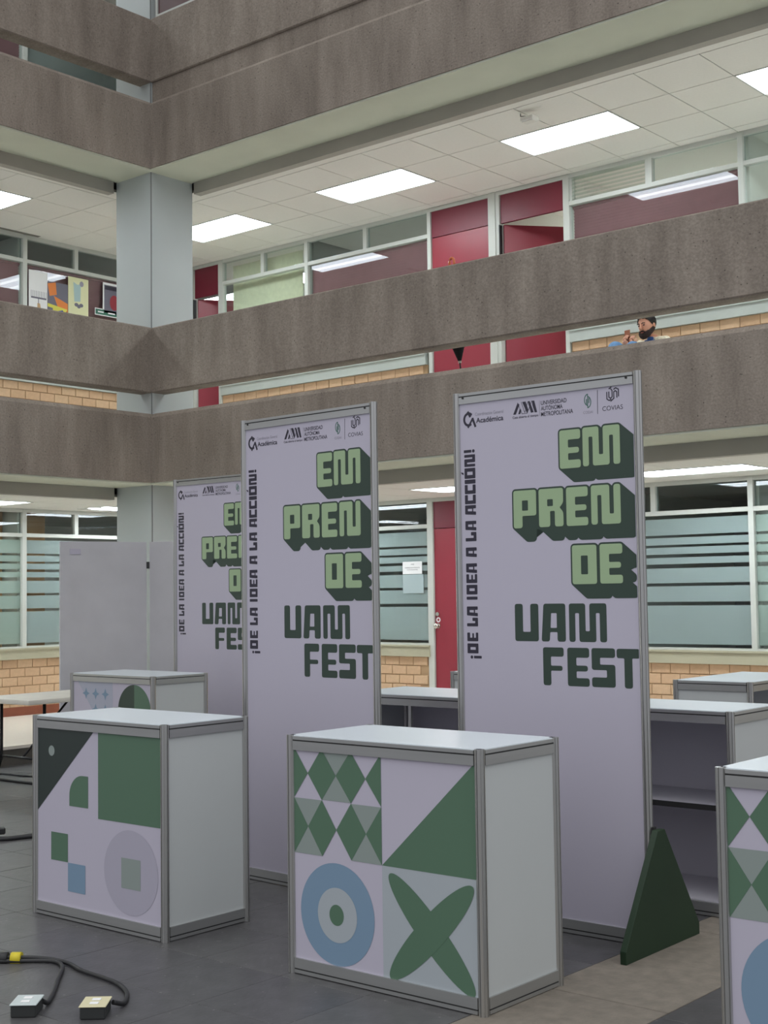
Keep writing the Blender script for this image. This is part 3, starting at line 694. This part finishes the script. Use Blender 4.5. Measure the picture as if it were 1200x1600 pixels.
pr(fL, 'green_arch', 'midgreen', [[(.301, .562), (.451, .562), (.451, .717), (.405, .717)]+[(.405-.104*math.sin(a*math.pi/20), .613+.104*math.cos(a*math.pi/20)) for a in range(1, 11)]], 1)
pr(fL, 'green_square', 'midgreen', [rect(.152, .289, .282, .421)], 1); pr(fL, 'blue_square', 'blue', [rect(.290, .429, .141, .281)], 1)
pr(fL, 'grey_circle', 'greylav', [circ(.776, .288, .200, .200, 56)], 1); pr(fL, 'sage_square', 'greygreen', [rect(.707, .849, .211, .354)], 2)
tK, fK = counter('exhibition_counter', 'far left counter printed with small stars and a dark half disc', 2.2154, -2.7007, -.745)
pr(fK, 'pale_triangle', 'paleblue', [[(.087, .944), (.537, .944), (.537, .42)]], 1)
def star(cx, cz, r): return [(cx+(r if k % 2 == 0 else r*.42)*math.cos(k*math.pi/4), cz+(r if k % 2 == 0 else r*.42)*math.sin(k*math.pi/4)) for k in range(8)]
0 and pr(fK, 'blue_stars', 'greylav', [circ(.26+.122*i, .90-.122*j, .058, .058, 24) for i in range(3) for j in range(3) if i >= j-0], 2)
pr(fK, 'blue_stars', 'blue', [star(.202+.122*i, .845-.122*j, .046) for i in range(3) for j in range(3) if i >= j], 3)
pr(fK, 'dark_half_disc', 'dkgreen', [circ(.80, .735, .195, .195, 30, 90, 270)], 1); pr(fK, 'green_half_disc', 'midgreen', [circ(.80, .735, .195, .195, 30, -90, 90)], 1)
tR, fR = counter('exhibition_counter', 'counter with green diamonds cut by the right picture edge', 9.035, -5.125, 0.3)
art_M(fR)
# open-backed counters and plain ones
def open_counter(label, x, y, w, d, rdeg=0, stile=True, group='open backed counters', shelf=True):
    t = thing('storage_counter', label, 'counter', (x, y, 0), math.radians(rdeg), group); counter_shell(t, w, d)
    MB().box(.03, w-.03, d-.022, d-.016, .06, .942).build('back_panel', 'inner', t)
    if shelf: MB().box(.03, w-.03, .06, d-.03, .52, .532).build('shelf', 'inner', t); MB().box(.03, w-.03, .055, .061, .505, .532).build('shelf_edge', 'aludark', t)
    MB().box(.03, w-.03, .03, d-.03, .066, .072).build('base_board', 'inner', t)
    if stile: MB().box(w/2-.010, w/2+.010, .012, .030, .06, .942).build('stile', 'aluflat', t)
    return t
open_counter('open backed counter with an inner shelf, behind the rightmost banner', 7.13, -3.215, 1.0385, .556, .3)
open_counter('open backed counter seen between the middle and right banners', 5.58, -3.17, 1.0385, .60, 0)
tp = open_counter('plain white counter far right with its open side facing right', 7.33, -1.22, 1.0385, .565, 90, False, shelf=False)
tq = thing('storage_counter', 'plain counter far back in front of the red door', 'counter', (4.845, -1.15, 0), 0, 'open backed counters'); counter_shell(tq, 1.0385, .556)
MB().box(.03, 1.0085, .016, .022, .06, .942).build('front_panel', 'whiteside', tq)
# ------------------------------------------------------------------ banners
H = .1855
def g(points, holes=()): return (points, holes)
GL = {
 'E': g([(0, 0), (1, 0), (1, .215), (.41, .215), (.41, .39), (.93, .39), (.93, .54), (.41, .54), (.41, .745), (1, .745), (1, 1), (0, 1)]),
 'M': g([(0, 0), (.165, 0), (.165, .75), (.27, .75), (.27, 0), (.72, 0), (.72, .75), (.82, .75), (.82, 0), (1, 0), (1, 1), (.55, 1), (.55, .28), (.44, .28), (.44, 1), (0, 1)]),
 'P': g([(0, 0), (.39, 0), (.39, .32), (1, .32), (1, 1), (0, 1)], [[(.38, .46), (.64, .46), (.64, .73), (.38, .73)]]),
 'R': g([(0, 0), (.46, 0), (.46, .41), (.65, .41), (.65, 0), (1, 0), (1, .37), (.85, .49), (1, .61), (1, 1), (0, 1)], [[(.35, .54), (.58, .54), (.58, .72), (.35, .72)]]),
 'N': g([(0, 0), (.22, 0), (.22, .745), (.355, .745), (.355, 0), (1, 0), (1, 1), (.77, 1), (.77, .26), (.63, .26), (.63, 1), (0, 1)]),
 'D': g([(0, 0), (1, 0), (1, 1), (0, 1)], [[(.36, .25), (.64, .25), (.64, .73), (.36, .73)]]),
 'U': g([(0, 0), (1, 0), (1, 1), (.66, 1), (.66, .25), (.34, .25), (.34, 1), (0, 1)]),
 'A': g([(0, 0), (.34, 0), (.36, .25), (.66, .25), (.66, 0), (1, 0), (1, 1), (.10, 1)], [[(.38, .36), (.64, .36), (.64, .75), (.41, .75)]]),
 'F': g([(0, 0), (.38, 0), (.38, .39), (.93, .39), (.93, .52), (.38, .52), (.38, .76), (1, .76), (1, 1), (0, 1)]),
 'S': g([(0, 0), (1, 0), (1, .58), (.36, .58), (.36, .757), (1, .757), (1, 1), (0, 1), (0, .44), (.64, .44), (.64, .25), (0, .25)]),
 'T': g([(.36, 0), (.74, 0), (.74, .76), (1.1, .76), (1.1, 1), (0, 1), (0, .76), (.36, .76)]),
 'C': g([(0, 0), (1, 0), (1, .27), (.38, .27), (.38, .73), (1, .73), (1, 1), (0, 1)]),
 'L': g([(0, 0), (1, 0), (1, .5), (.62, .5), (.62, .26), (.36, .26), (.36, 1), (0, 1)]),
 'O': g([(0, 0), (1, 0), (1, 1), (0, 1)], [[(.34, .25), (.66, .25), (.66, .75), (.34, .75)]]),
 'I': g([(0, 0), (1, 0), (1, 1), (0, 1)]),
}
def glyph(ch, x0, x1, z0, h, r):
    P, Hs = GL[ch]; f = lambda q: (x0+q[0]*(x1-x0), z0+q[1]*h)
    return [rounded([f(q) for q in P], r, r*.45)], [rounded([f(q) for q in hl], r*.35) for hl in Hs]
def offset_poly(pts, d):
    n = len(pts); area = sum(pts[i][0]*pts[(i+1) % n][1]-pts[(i+1) % n][0]*pts[i][1] for i in range(n)); sg = 1 if area > 0 else -1; out = []
    for i in range(n):
        p0, p, p1 = Vector(pts[i-1]), Vector(pts[i]), Vector(pts[(i+1) % n])
        if (p-p0).length < 1e-7 or (p1-p).length < 1e-7: continue
        a = (p-p0).normalized(); b = (p1-p).normalized(); na = Vector((a.y, -a.x))*sg; nb = Vector((b.y, -b.x))*sg
        m = (na+nb); 
        if m.length < .2: m = na
        m.normalize(); out.append(tuple(p+m*d/max(.5, m.dot(na))))
    return out
def rot_glyph(ch, za, zb, s_top, s_base, r):
    """letter lying on its side, read upwards: advance along +z, cap height along -s"""
    P, Hs = GL[ch]; f = lambda q: (s_base+(s_top-s_base)*q[1], za+q[0]*(zb-za))
    return [rounded([f(q) for q in P], r, r*.4)], [rounded([f(q) for q in hl], r*.3) for hl in Hs]
def thick(pts, t, closed=False):
    """stroke of half width t along a polyline, as separate quads"""
    out = []; n = len(pts)
    for i in range(n if closed else n-1):
        a = Vector(pts[i]); b = Vector(pts[(i+1) % n]); d = (b-a)
        if d.length < 1e-6: continue
        d.normalize(); q = Vector((-d.y, d.x))*t; e = d*t*.6
        out.append([tuple(a-e-q), tuple(b+e-q), tuple(b+e+q), tuple(a-e+q)])
    return out
def banner(label, x, y, rdeg):
    t = thing('exhibition_banner', label, 'banner', (x, y, 0), math.radians(rdeg), 'tall printed banners')
    w, h = 1.073, 2.605
    for px in (.0205, w-.0205): q = link('post', PM[2.605], t); q.location = (px, 0, 0)
    rail(t, .04, w-.04, 0, 2.548, 2.602, name='top_rail'); rail(t, .04, w-.04, 0, .004, .066, name='bottom_rail')
    for s in (.066, 1.0): MB().disc((s, -.012, 2.578), .006, (0, -1, 0), .003, 8).build('rail_screw', 'aludark', t)
    p = MB().box(.034, w-.034, -.004, .004, .06, 2.55).build('printed_panel', 'lav', t)
    off = -.0046; CL = w-.045
    words = [('E', .629, .745, 2.1805), ('M', .757, .957, 2.1835), ('P', .358, .490, 1.907), ('R', .505, .643, 1.907), ('E', .660, .779, 1.906), ('N', .796, .953, 1.907),
             ('D', .686, .819, 1.630), ('E', .836, .956, 1.631)]
    outs, dark = [], []
    S = Vector((.072, -.060))
    for ch, a, b, z in words:
        o_, hl = glyph(ch, a, b, z, H-.002, .013)
        flat('letter', [shape_mesh(o_+hl)], 'ltgreen', p, off-.0013, clip=CL)
        op = offset_poly(o_[0], .0085); dark.append(shape_mesh([op])); dark.append(shape_mesh([[(q[0]+S.x, q[1]+S.y) for q in op]]))
        for hh in hl: dark.append(shape_mesh([[(q[0], q[1]) for q in hh]]))
        n = len(op)
        me = bpy.data.meshes.new('sw'); vs = []; fs = []
        for i in range(n):
            q0, q1 = op[i], op[(i+1) % n]; k = len(vs)
            e_ = 3e-5+i*2.5e-6; vs += [(q0[0], q0[1], e_), (q1[0], q1[1], e_), (q1[0]+S.x, q1[1]+S.y, e_), (q0[0]+S.x, q0[1]+S.y, e_)]; fs.append((k, k+1, k+2, k+3))
        me.from_pydata(vs, [], fs); dark.append(me)
    flat('lettering_shadow', dark, 'dkgreen', p, off+.0003, clip=CL, step=3e-5)
    ms = []
    for ch, a, b, z in [('U', .353, .489, 1.359), ('A', .505, .641, 1.359), ('M', .661, .864, 1.359), ('F', .511, .627, 1.151), ('E', .647, .766, 1.151), ('S', .779, .904, 1.151), ('T', .912, 1.022, 1.150)]:
        o_, hl = glyph(ch, a, b, z, H-.005, .013); flat('letter', [shape_mesh(o_+hl)], 'dkgreen', p, off, clip=CL)
    vert = [('N', 2.229, 2.290), ('O', 2.169, 2.222), ('I', 2.143, 2.164), ('C', 2.092, 2.138), ('C', 2.041, 2.087), ('A', 1.985, 2.035), ('A', 1.907, 1.956), ('L', 1.854, 1.900), ('A', 1.774, 1.823),
            ('A', 1.694, 1.743), ('E', 1.645, 1.689), ('D', 1.588, 1.636), ('I', 1.562, 1.577), ('A', 1.479, 1.528), ('L', 1.429, 1.472), ('E', 1.355, 1.398), ('D', 1.295, 1.344)]
    ms = []
    for ch, a, b in vert: o_, hl = rot_glyph(ch, a, b, .064, .131, .004); flat('slogan_letter', [shape_mesh(o_+hl)], 'ink', p, off)
    ms += [shape_mesh([rounded(rect(.062, .109, 2.300, 2.314), .003)]), shape_mesh([circ(.121, .0+2.307, .0085, None, 14)])]
    ms += [shape_mesh([rounded(rect(.103, .150, 1.270, 1.283), .003)]), shape_mesh([circ(.090, 1.2765, .0080, None, 14)])]
    ms += [shape_mesh([rounded([(.042, 2.204), (.046, 2.196), (.058, 2.188), (.058, 2.200)], .002)])]
    flat('slogan_marks', ms, 'ink', p, off)
    # row of logos
    ms = [text_mesh('Académica', .141, .307, 2.446, .026, .02), text_mesh('UNIVERSIDAD', .528, .673, 2.498, .021, .012), text_mesh('AUTÓNOMA', .528, .650, 2.471, .021, .012), text_mesh('METROPOLITANA', .528, .708, 2.443, .021, .012),
          text_mesh('Casa abierta al tiempo', .362, .512, 2.446, .012, .01), text_mesh('COVIAS', .868, .976, 2.436, .022, -.004)]
    arc = circ(.095, 2.468, .027, .030, 16, 50, 300); ring = []
    for i in range(len(arc)-1): ring += thick([arc[i], arc[i+1]], .006)
    for q in ring+thick([(.092, 2.505), (.104, 2.482)], .006)+thick([(.120, 2.470), (.092, 2.428)], .005)+thick([(.120, 2.470), (.136, 2.430)], .006): ms.append(shape_mesh([q]))
    for q in ([(.366, 2.466), (.382, 2.466), (.404, 2.512), (.393, 2.522)], [(.396, 2.466), (.408, 2.466), (.414, 2.484), (.406, 2.494)], [(.420, 2.524), (.440, 2.524), (.456, 2.480), (.447, 2.466)],
              [(.452, 2.524), (.464, 2.524), (.486, 2.468), (.470, 2.466)], [(.476, 2.524), (.490, 2.524), (.506, 2.466), (.492, 2.466), (.480, 2.500)]): ms.append(shape_mesh([q]))
    for q in thick([(.393, 2.522), (.418, 2.466), (.448, 2.466), (.476, 2.524)], .0012)+thick([(.414, 2.524), (.434, 2.470), (.452, 2.52)], .0012)+thick([(.520, 2.520), (.520, 2.447)], .0006)+thick([(.843, 2.537), (.842, 2.426)], .0012): ms.append(shape_mesh([q]))
    for pl in ([(.893, 2.522), (.893, 2.490), (.905, 2.482), (.915, 2.487)], [(.904, 2.522), (.904, 2.497), (.913, 2.492), (.921, 2.498), (.921, 2.528), (.914, 2.536)], [(.913, 2.478), (.930, 2.490), (.930, 2.520), (.938, 2.525), (.946, 2.519), (.946, 2.493)],
               [(.905, 2.537), (.917, 2.544)], [(.930, 2.532), (.940, 2.538), (.955, 2.530), (.955, 2.498)]):
        for q in thick(pl, .0026): ms.append(shape_mesh([q]))
    flat('logos', ms, 'ink', p, off)
    flat('grey_caption', [text_mesh('Coordinación General', .136, .307, 2.482, .017, 0), text_mesh('CODAI', .764, .816, 2.432, .013, 0)], 'inkgrey', p, off)
    ms = []
    for pl in (circ(.789, 2.497, .017, .026, 12, 90, 260), circ(.789, 2.486, .017, .026, 12, -90, 90), [(.789, 2.524), (.789, 2.460)], [(.783, 2.500), (.783, 2.478)], [(.796, 2.504), (.796, 2.482)]):
        for q in thick(pl, .0022): ms.append(shape_mesh([q]))
    flat('teal_logo', ms, 'inkteal', p, off)
    return t
def foot(label, x, y, rdeg):
    t = thing('banner_foot', label, 'support', (x, y, 0), math.radians(rdeg))
    b = MB(); P = [(0, -.335, 0), (0, .345, 0), (0, .345, .055), (0, .035, .525), (0, -.030, .525), (0, -.335, .055)]
    b.prism(P, (0, 0, 0), (.03, 0, 0)); o = b.build('board', 'foot', t, bevel=.002)
    MB().box(-.010, .0, -.012, .012, .47, .535).build('bracket', 'aludark', t)
    return t
B = [('tall banner farthest left, partly behind the middle banner', 2.1992, -1.5883, 1.045), ('tall middle banner with aluminium frame, behind the left counter', 5.5108, -3.9333, -2.684), ('tall right banner with a green triangular foot', 7.0231, -3.8921, .71)]
for k, (lb, x, y, r) in enumerate(B):
    if k == 0: proto = banner(lb, x, y, r); index_tree()
    else:
        c = copy_tree(proto); c.location = (x, y, 0); c.rotation_euler = (0, 0, math.radians(r)); c['label'] = lb
    ex, ey = x+1.073*math.cos(math.radians(r)), y+1.073*math.sin(math.radians(r))
    if k == 2: foot('dark green triangular foot board at the base of the rightmost banner', ex+.012, ey, r)
for lb, x, y, r in B[1:2]:
    ex, ey = x+1.073*math.cos(math.radians(r)), y+1.073*math.sin(math.radians(r)); foot('dark green foot board of the middle banner, hidden behind the front counter', ex+.012, ey, r)
# ------------------------------------------------------------------ folding white boards
fb = thing('folding_screen', 'scuffed white folding display boards standing before the column', 'display board', (-.055, -1.15, 0))
def leafm(p0, p1, z0, z1, nm):
    p0, p1 = Vector(p0), Vector(p1); d = (p1-p0).normalized(); n = Vector((-d.y, d.x))*.017
    b = MB(); q = [(0, 0), (0, 0)]
    b.prism([(-n.x, -n.y, 0), (n.x, n.y, 0), (n.x+(p1-p0).x, n.y+(p1-p0).y, 0), (-n.x+(p1-p0).x, -n.y+(p1-p0).y, 0)], (p0.x, p0.y, z0), (p0.x, p0.y, z1)); return b.build(nm, 'board', fb, bevel=.003), d, n
o1, d1, n1_ = leafm((.01, .01), (.300, .870), .0, 2.16, 'board_panel')
o2, d2, n2_ = leafm((.325, .905), (1.16, 1.15), .0, 2.16, 'board_panel')
for z in (1.92, .78):
    hb = MB(); c = Vector((.313, .885, z)); hb.box(-.006, .006, -.014, .014, -.035, .035); hh = hb.build('hinge', 'boxdark', fb); hh.location = c+Vector((.012, -.01, 0)); hh.rotation_euler = (0, 0, math.radians(-20))
MB().box(0, .004, -.002, .11, 0, .055).build('old_tape_mark', 'greylav', fb).matrix_local = Matrix.Translation((.01+d1.x*.1+.0165, .01+d1.y*.1-.008, 2.03)) @ Matrix.Rotation(math.atan2(d1.y, d1.x)-math.pi/2, 4, 'Z')
# ------------------------------------------------------------------ folding table at the left
th = math.radians(92); LD = Vector((math.cos(th), math.sin(th), 0)); SD = Vector((-math.sin(th), math.cos(th), 0))
tb = thing('folding_table', 'white folding table with black legs at the left picture edge', 'table', (1.5, -2.58, 0), th-math.pi/2)
# local: x to the left-front (-) .. long side along +y
o = MB().box(-.76, 0, 0, 1.83, .700, .742).build('tabletop', 'tabletop', tb, bevel=.012, seg=2)
for y0, s in ((.22, 1), (1.61, -1)):
    MB().tube([(-.68, y0, .70), (-.68, y0, .20), (-.74, y0, .02)], .014).tube([(-.08, y0, .70), (-.08, y0, .20), (-.02, y0, .02)], .014).tube([(-.76, y0, .012), (0, y0, .012)], .012).tube([(-.68, y0, .22), (-.08, y0, .22)], .011).build('leg_frame', 'black', tb)
    MB().tube([(-.38, y0, .22), (-.38, y0+s*.5, .69)], .010).build('brace', 'black', tb)
# ------------------------------------------------------------------ cables and floor outlets
def spline(pts, n=8):
    pts = [Vector(p) for p in pts]; out = []
    P = [pts[0]*2-pts[1]]+pts+[pts[-1]*2-pts[-2]]
    for i in range(1, len(P)-2):
        for k in range(n):
            t = k/n; a, b, c, d = P[i-1], P[i], P[i+1], P[i+2]
            out.append(.5*((2*b)+(-a+c)*t+(2*a-5*b+4*c-d)*t*t+(-a+3*b-3*c+d)*t**3))
    out.append(pts[-1]); return out
r_ = .011
c1 = MB().tube(spline([(5.30, -6.35, r_), (5.75, -6.02, r_), (5.951, -5.85, r_), (6.05, -5.77, r_), (6.155, -5.70, r_), (6.26, -5.735, r_), (6.40, -5.86, r_), (6.53, -5.975, r_), (6.63, -6.075, r_), (6.655, -6.12, .03)]), .0095, 8).build('power_cable', 'rubber')
tag(c1, 'black cable curving down to the grey topped floor outlet', 'cable')
c2 = MB().tube(spline([(5.28, -6.31, r_+.004), (5.75, -5.98, r_+.008), (5.99, -5.80, r_+.012), (6.10, -5.71, r_+.006), (6.22, -5.68, r_), (6.369, -5.715, r_), (6.533, -5.728, r_), (6.66, -5.748, r_), (6.79, -5.81, r_), (6.88, -5.90, r_), (6.89, -5.96, .03)]), .0095, 8).build('power_cable', 'rubber')
tag(c2, 'black cable looping right to the cream topped floor outlet', 'cable')
tp_ = thing('cable_tape', 'yellow and black tape wrapped round the two cables at the bottom left', 'tape', (5.99, -5.795, .012))
for k in range(5):
    a = Vector((-.20+k*.048, -.15+k*.036, .006)); MB().tube([a, a+Vector((.036, .027, 0))], .027, 10).build('tape_band', 'yellow' if k % 2 == 0 else 'rubber', tp_)
for nm, x, y, m, lb in (('a', 6.655, -6.19, 'outlet_w', 'floor outlet box with a pale grey cover plate'), ('b', 6.885, -6.04, 'outlet_y', 'floor outlet box with a cream cover plate')):
    t = thing('outlet_box', lb, 'outlet', (x, y, 0), math.radians(41))
    MB().box(-.048, .048, -.062, .062, 0, .046).build('box', 'boxdark', t, bevel=.004)
    pl = MB().box(-.052, .052, -.066, .066, .046, .051).build('cover_plate', m, t, bevel=.002)
    for s in (-.024, .024): MB().box(-.017, .017, s-.014, s+.014, .051, .0535).build('socket', 'paper', pl, bevel=.002)
c3 = tag(MB().tube(spline([(2.6, -4.5, .014), (3.2, -4.16, .014), (3.374, -4.09, .014), (3.44, -3.92, .014), (3.6, -3.5, .014), (4.2, -3.3, .014)]), .016, 8).build('power_cable', 'rubber'), 'thick black cable running under the left counter', 'cable')
cn = thing('cable_connector', 'black plug connector on the thick cable at the left edge', 'plug', (3.25, -4.11, .0), math.radians(60))
MB().box(-.08, .10, -.03, .03, .03, .075).build('plug_body', 'rubber', cn, bevel=.008); MB().tube([(-.14, 0, .045), (-.08, 0, .05)], .014).build('cable_sleeve', 'rubber', cn)
tag(MB().tube(spline([(.0, -2.3, .008), (.423, -2.137, .008), (.796, -2.088, .008), (1.3, -1.9, .008), (1.8, -1.85, .008)]), .008, 8).build('power_cable', 'rubber'), 'thin black cable lying on the far floor at the left', 'cable')
# ------------------------------------------------------------------ umbrella leaning behind the parapet
um = thing('umbrella', 'closed black umbrella with an amber crook handle behind the first floor parapet', 'umbrella', (3.87, .36, 3.555))
T = Vector((.025, 0, .0)); top = Vector((-.115, 0, 1.05))
ax = top.normalized(); L = lambda t: ax*t
MB().tube([L(.0), L(.11)], .007, 8).build('ferrule', 'black', um)
MB().tube([L(.110), L(.128)], .016, 10).build('tip_ring', 'tip', um)
MB().tube([L(.125), L(.25), L(.45), L(.75), L(.86)], .03, 12, radii=[.014, .055, .082, .055, .018]).build('canopy', 'cloth', um)
MB().tube([L(.8), L(.99)], .006, 8).build('shaft', 'black', um)
hp = [L(.93), L(1.045)]+[L(1.045)+Vector((.028-.028*math.cos(a), 0, .045*math.sin(a))) for a in [k*math.pi/8 for k in range(1, 9)]]+[L(1.045)+Vector((.056, 0, -.04))]
MB().tube(hp, .0115, 10).build('crook_handle', 'amber', um)
# ------------------------------------------------------------------ seated man on the first floor corridor
def skin_mesh(name, verts, edges, mats, parent, root=0, sub=2):
    me = bpy.data.meshes.new(name); me.from_pydata([v[0] for v in verts], edges, []); ob = link(name, me)
    sk = ob.modifiers.new('s', 'SKIN'); sl = me.skin_vertices[0].data
    for i, v in enumerate(verts):
        r = v[1]; sl[i].radius = r if isinstance(r, tuple) else (r, r); sl[i].use_root = (i == root)
    sb = ob.modifiers.new('b', 'SUBSURF'); sb.levels = sub; sb.render_levels = sub
    bpy.context.view_layer.update(); dg = bpy.context.evaluated_depsgraph_get()
    m2 = bpy.data.meshes.new_from_object(ob.evaluated_get(dg)); bpy.data.objects.remove(ob); bpy.data.meshes.remove(me)
    m2.materials.clear()
    for q in mats: m2.materials.append(M[q])
    for p in m2.polygons: p.use_smooth = True; p.material_index = 0
    m2.name = name
    return link(name, m2, parent)
man = thing('person', 'bearded dark haired man in a cream knit vest sitting with a phone', 'person', (4.60, 2.50, LV))
Z = LV
def P(x, y, z): return (x-4.60, y-2.50, z-Z)
V = [(P(4.60, 2.66, 3.57), (.15, .12)), (P(4.60, 2.67, 3.75), (.14, .10)), (P(4.59, 2.64, 3.97), (.155, .095)), (P(4.585, 2.60, 4.065), (.075, .06)), (P(4.580, 2.56, 4.135), (.052, .052)),
     (P(4.51, 2.60, 3.53), .095), (P(4.395, 2.15, 4.015), .08), (P(4.40, 2.02, 3.52), .05), (P(4.39, 1.86, 3.49), .042),
     (P(4.69, 2.60, 3.53), .095), (P(4.60, 2.13, 3.985), .078), (P(4.60, 1.98, 3.52), .05), (P(4.60, 1.83, 3.49), .042),
     (P(4.43, 2.60, 4.045), .062), (P(4.37, 2.42, 3.84), .046), (P(4.47, 2.25, 3.96), .032),
     (P(4.74, 2.60, 4.045), .064), (P(4.78, 2.40, 3.82), .046), (P(4.575, 2.25, 3.955), .032)]
Eg = [(0, 1), (1, 2), (2, 3), (3, 4), (0, 5), (5, 6), (6, 7), (7, 8), (0, 9), (9, 10), (10, 11), (11, 12), (2, 13), (13, 14), (14, 15), (2, 16), (16, 17), (17, 18)]
body = skin_mesh('body', V, Eg, ['knit', 'denim', 'lightdenim', 'skin', 'shirtblue', 'shoe'], man)
for p in body.data.polygons:
    c = p.center; x, y, z = c.x+4.6, c.y+2.5, c.z+Z
    if z > 4.10 and abs(x-4.583) < .075: p.material_index = 3
    elif y < 2.55 and z < 3.72 or (y < 2.34 and abs(x-4.41) < .1 and z < 4.2 and y < 2.22): p.material_index = 1
    elif y < 2.23: p.material_index = 1
    elif y < 2.44: p.material_index = 2
    elif z < 3.62: p.material_index = 1
    elif z > 3.98 and abs(x-4.575) < .045 and y < 2.58: p.material_index = 4
# head: face turned down and to the picture's left
head = thing('head_tmp', '', '') ; bpy.data.objects.remove(head)
hb = MB(); hb.ball((0, 0, 0), .078, .098, .112, 0, 24, 18)
for v in hb.bm.verts:                     # local -y is the face
    x, y, z = v.co
    if z < -.02: k = min(1, (-.02-z)/.09); v.co.x *= 1-.30*k; v.co.y = y*(1-.12*k)-(.016*k)
    if y < -.05 and -.02 < z < .06: v.co.y += .004
hb.ball((.078, .008, -.008), .012, .020, .030, 0, 8, 8); hb.ball((-.078, .008, -.008), .012, .020, .030, 0, 8, 8)
nz = [(0, -.093, .022), (0, -.106, -.002), (0, -.118, -.024)]; hb.tube(nz, .01, 8, radii=[.006, .009, .013]); hb.ball((0, -.108, -.028), .016, .012, .009, 0, 10, 6)
hd = hb.build('head', 'skin', man)
HM = Matrix.Translation(P(4.560, 2.515, 4.213)) @ Matrix.Rotation(math.radians(-8), 4, 'Z') @ Matrix.Rotation(math.radians(-3), 4, 'Y') @ Matrix.Rotation(math.radians(14), 4, 'X')
hd.matrix_local = HM
ha = MB(); ha.ball((0, .014, .034), .088, .104, .096, 0, 20, 14)
bmesh.ops.bisect_plane(ha.bm, geom=ha.bm.verts[:]+ha.bm.edges[:]+ha.bm.faces[:], plane_co=(0, -.052, .055), plane_no=(0, -1, -.65), clear_outer=True)
bmesh.ops.bisect_plane(ha.bm, geom=ha.bm.verts[:]+ha.bm.edges[:]+ha.bm.faces[:], plane_co=(0, .0, -.015), plane_no=(0, -.5, -1), clear_outer=True)
for k in range(14): ha.ball((random.uniform(-.06, .06), random.uniform(-.075, .03), .098+random.uniform(-.008, .012)), .022, .022, .018, 0, 7, 5)
ha.build('hair', 'hair', hd)
be = MB()
for k in range(23):
    a = math.radians(-100+200*k/22); x = .066*math.sin(a); y = -.082*math.cos(a)+.0; zz = -.060-.030*math.cos(a)+.03*(abs(a)/1.75)**2
    be.ball((x*1.0, y-.004, zz), .022, .024, .034 if abs(a) < .9 else .026, 0, 9, 7)
be.ball((0, -.078, -.098), .040, .030, .028, 0, 12, 8)
for s in (-1, 1): be.tube([(0, -.104, -.043), (s*.020, -.100, -.046), (s*.034, -.086, -.062)], .007, 8)
be.build('beard', 'beard', hd)
for s in (-1, 1):
    MB().ball((s*.030, -.088, .014), .013, .008, .006, 0, 10, 6).build('eye', 'eye', hd)
    MB().tube([(s*.012, -.098, .030), (s*.030, -.097, .036), (s*.048, -.085, .031)], .0045, 6).build('eyebrow', 'hair', hd)
MB().ball((0, -.100, -.056), .021, .008, .006, 0, 10, 6).build('mouth', 'lip', hd)
def hand(nm, root_, side):
    h_ = MB(); h_.ball((0, 0, 0), .034, .018, .040, 0, 12, 8)
    for k in range(4):
        x0 = -.026+k*.0175; ln = (.052, .06, .056, .044)[k]
        h_.tube([(x0, -.004, .026), (x0, -.012, .026+ln*.5), (x0+.002, -.03, .026+ln*.72), (x0+.002, -.044, .026+ln*.62)], .0085, 7, radii=[.0095, .009, .008, .007])
    h_.tube([(side*.028, -.004, -.006), (side*.046, -.016, .016), (side*.046, -.030, .036)], .01, 7, radii=[.012, .010, .008])
    o = h_.build(nm, 'skin', man); o.matrix_local = Matrix.Translation(root_) @ Matrix.Rotation(math.radians(180-20), 4, 'Z') @ Matrix.Rotation(math.radians(-14), 4, 'X'); return o
hand('hand', P(4.478, 2.235, 4.012), 1); hand('hand', P(4.545, 2.235, 4.0), -1)
ph = thing('mobile_phone', 'brown cased phone held up in the seated man\'s hands', 'phone', (4.484, 2.265, 4.085), math.radians(-15))
MB().box(-.038, .038, -.005, .0, -.075, .06).build('case', 'phone', ph, bevel=.002); MB().box(-.034, .034, .0, .002, -.07, .055).build('screen', 'screen', ph)
for s in (4.39, 4.60): MB().ball(P(s, 1.80, 3.485), .045, .12, .035, 0, 12, 8).build('shoe', 'shoe', man)
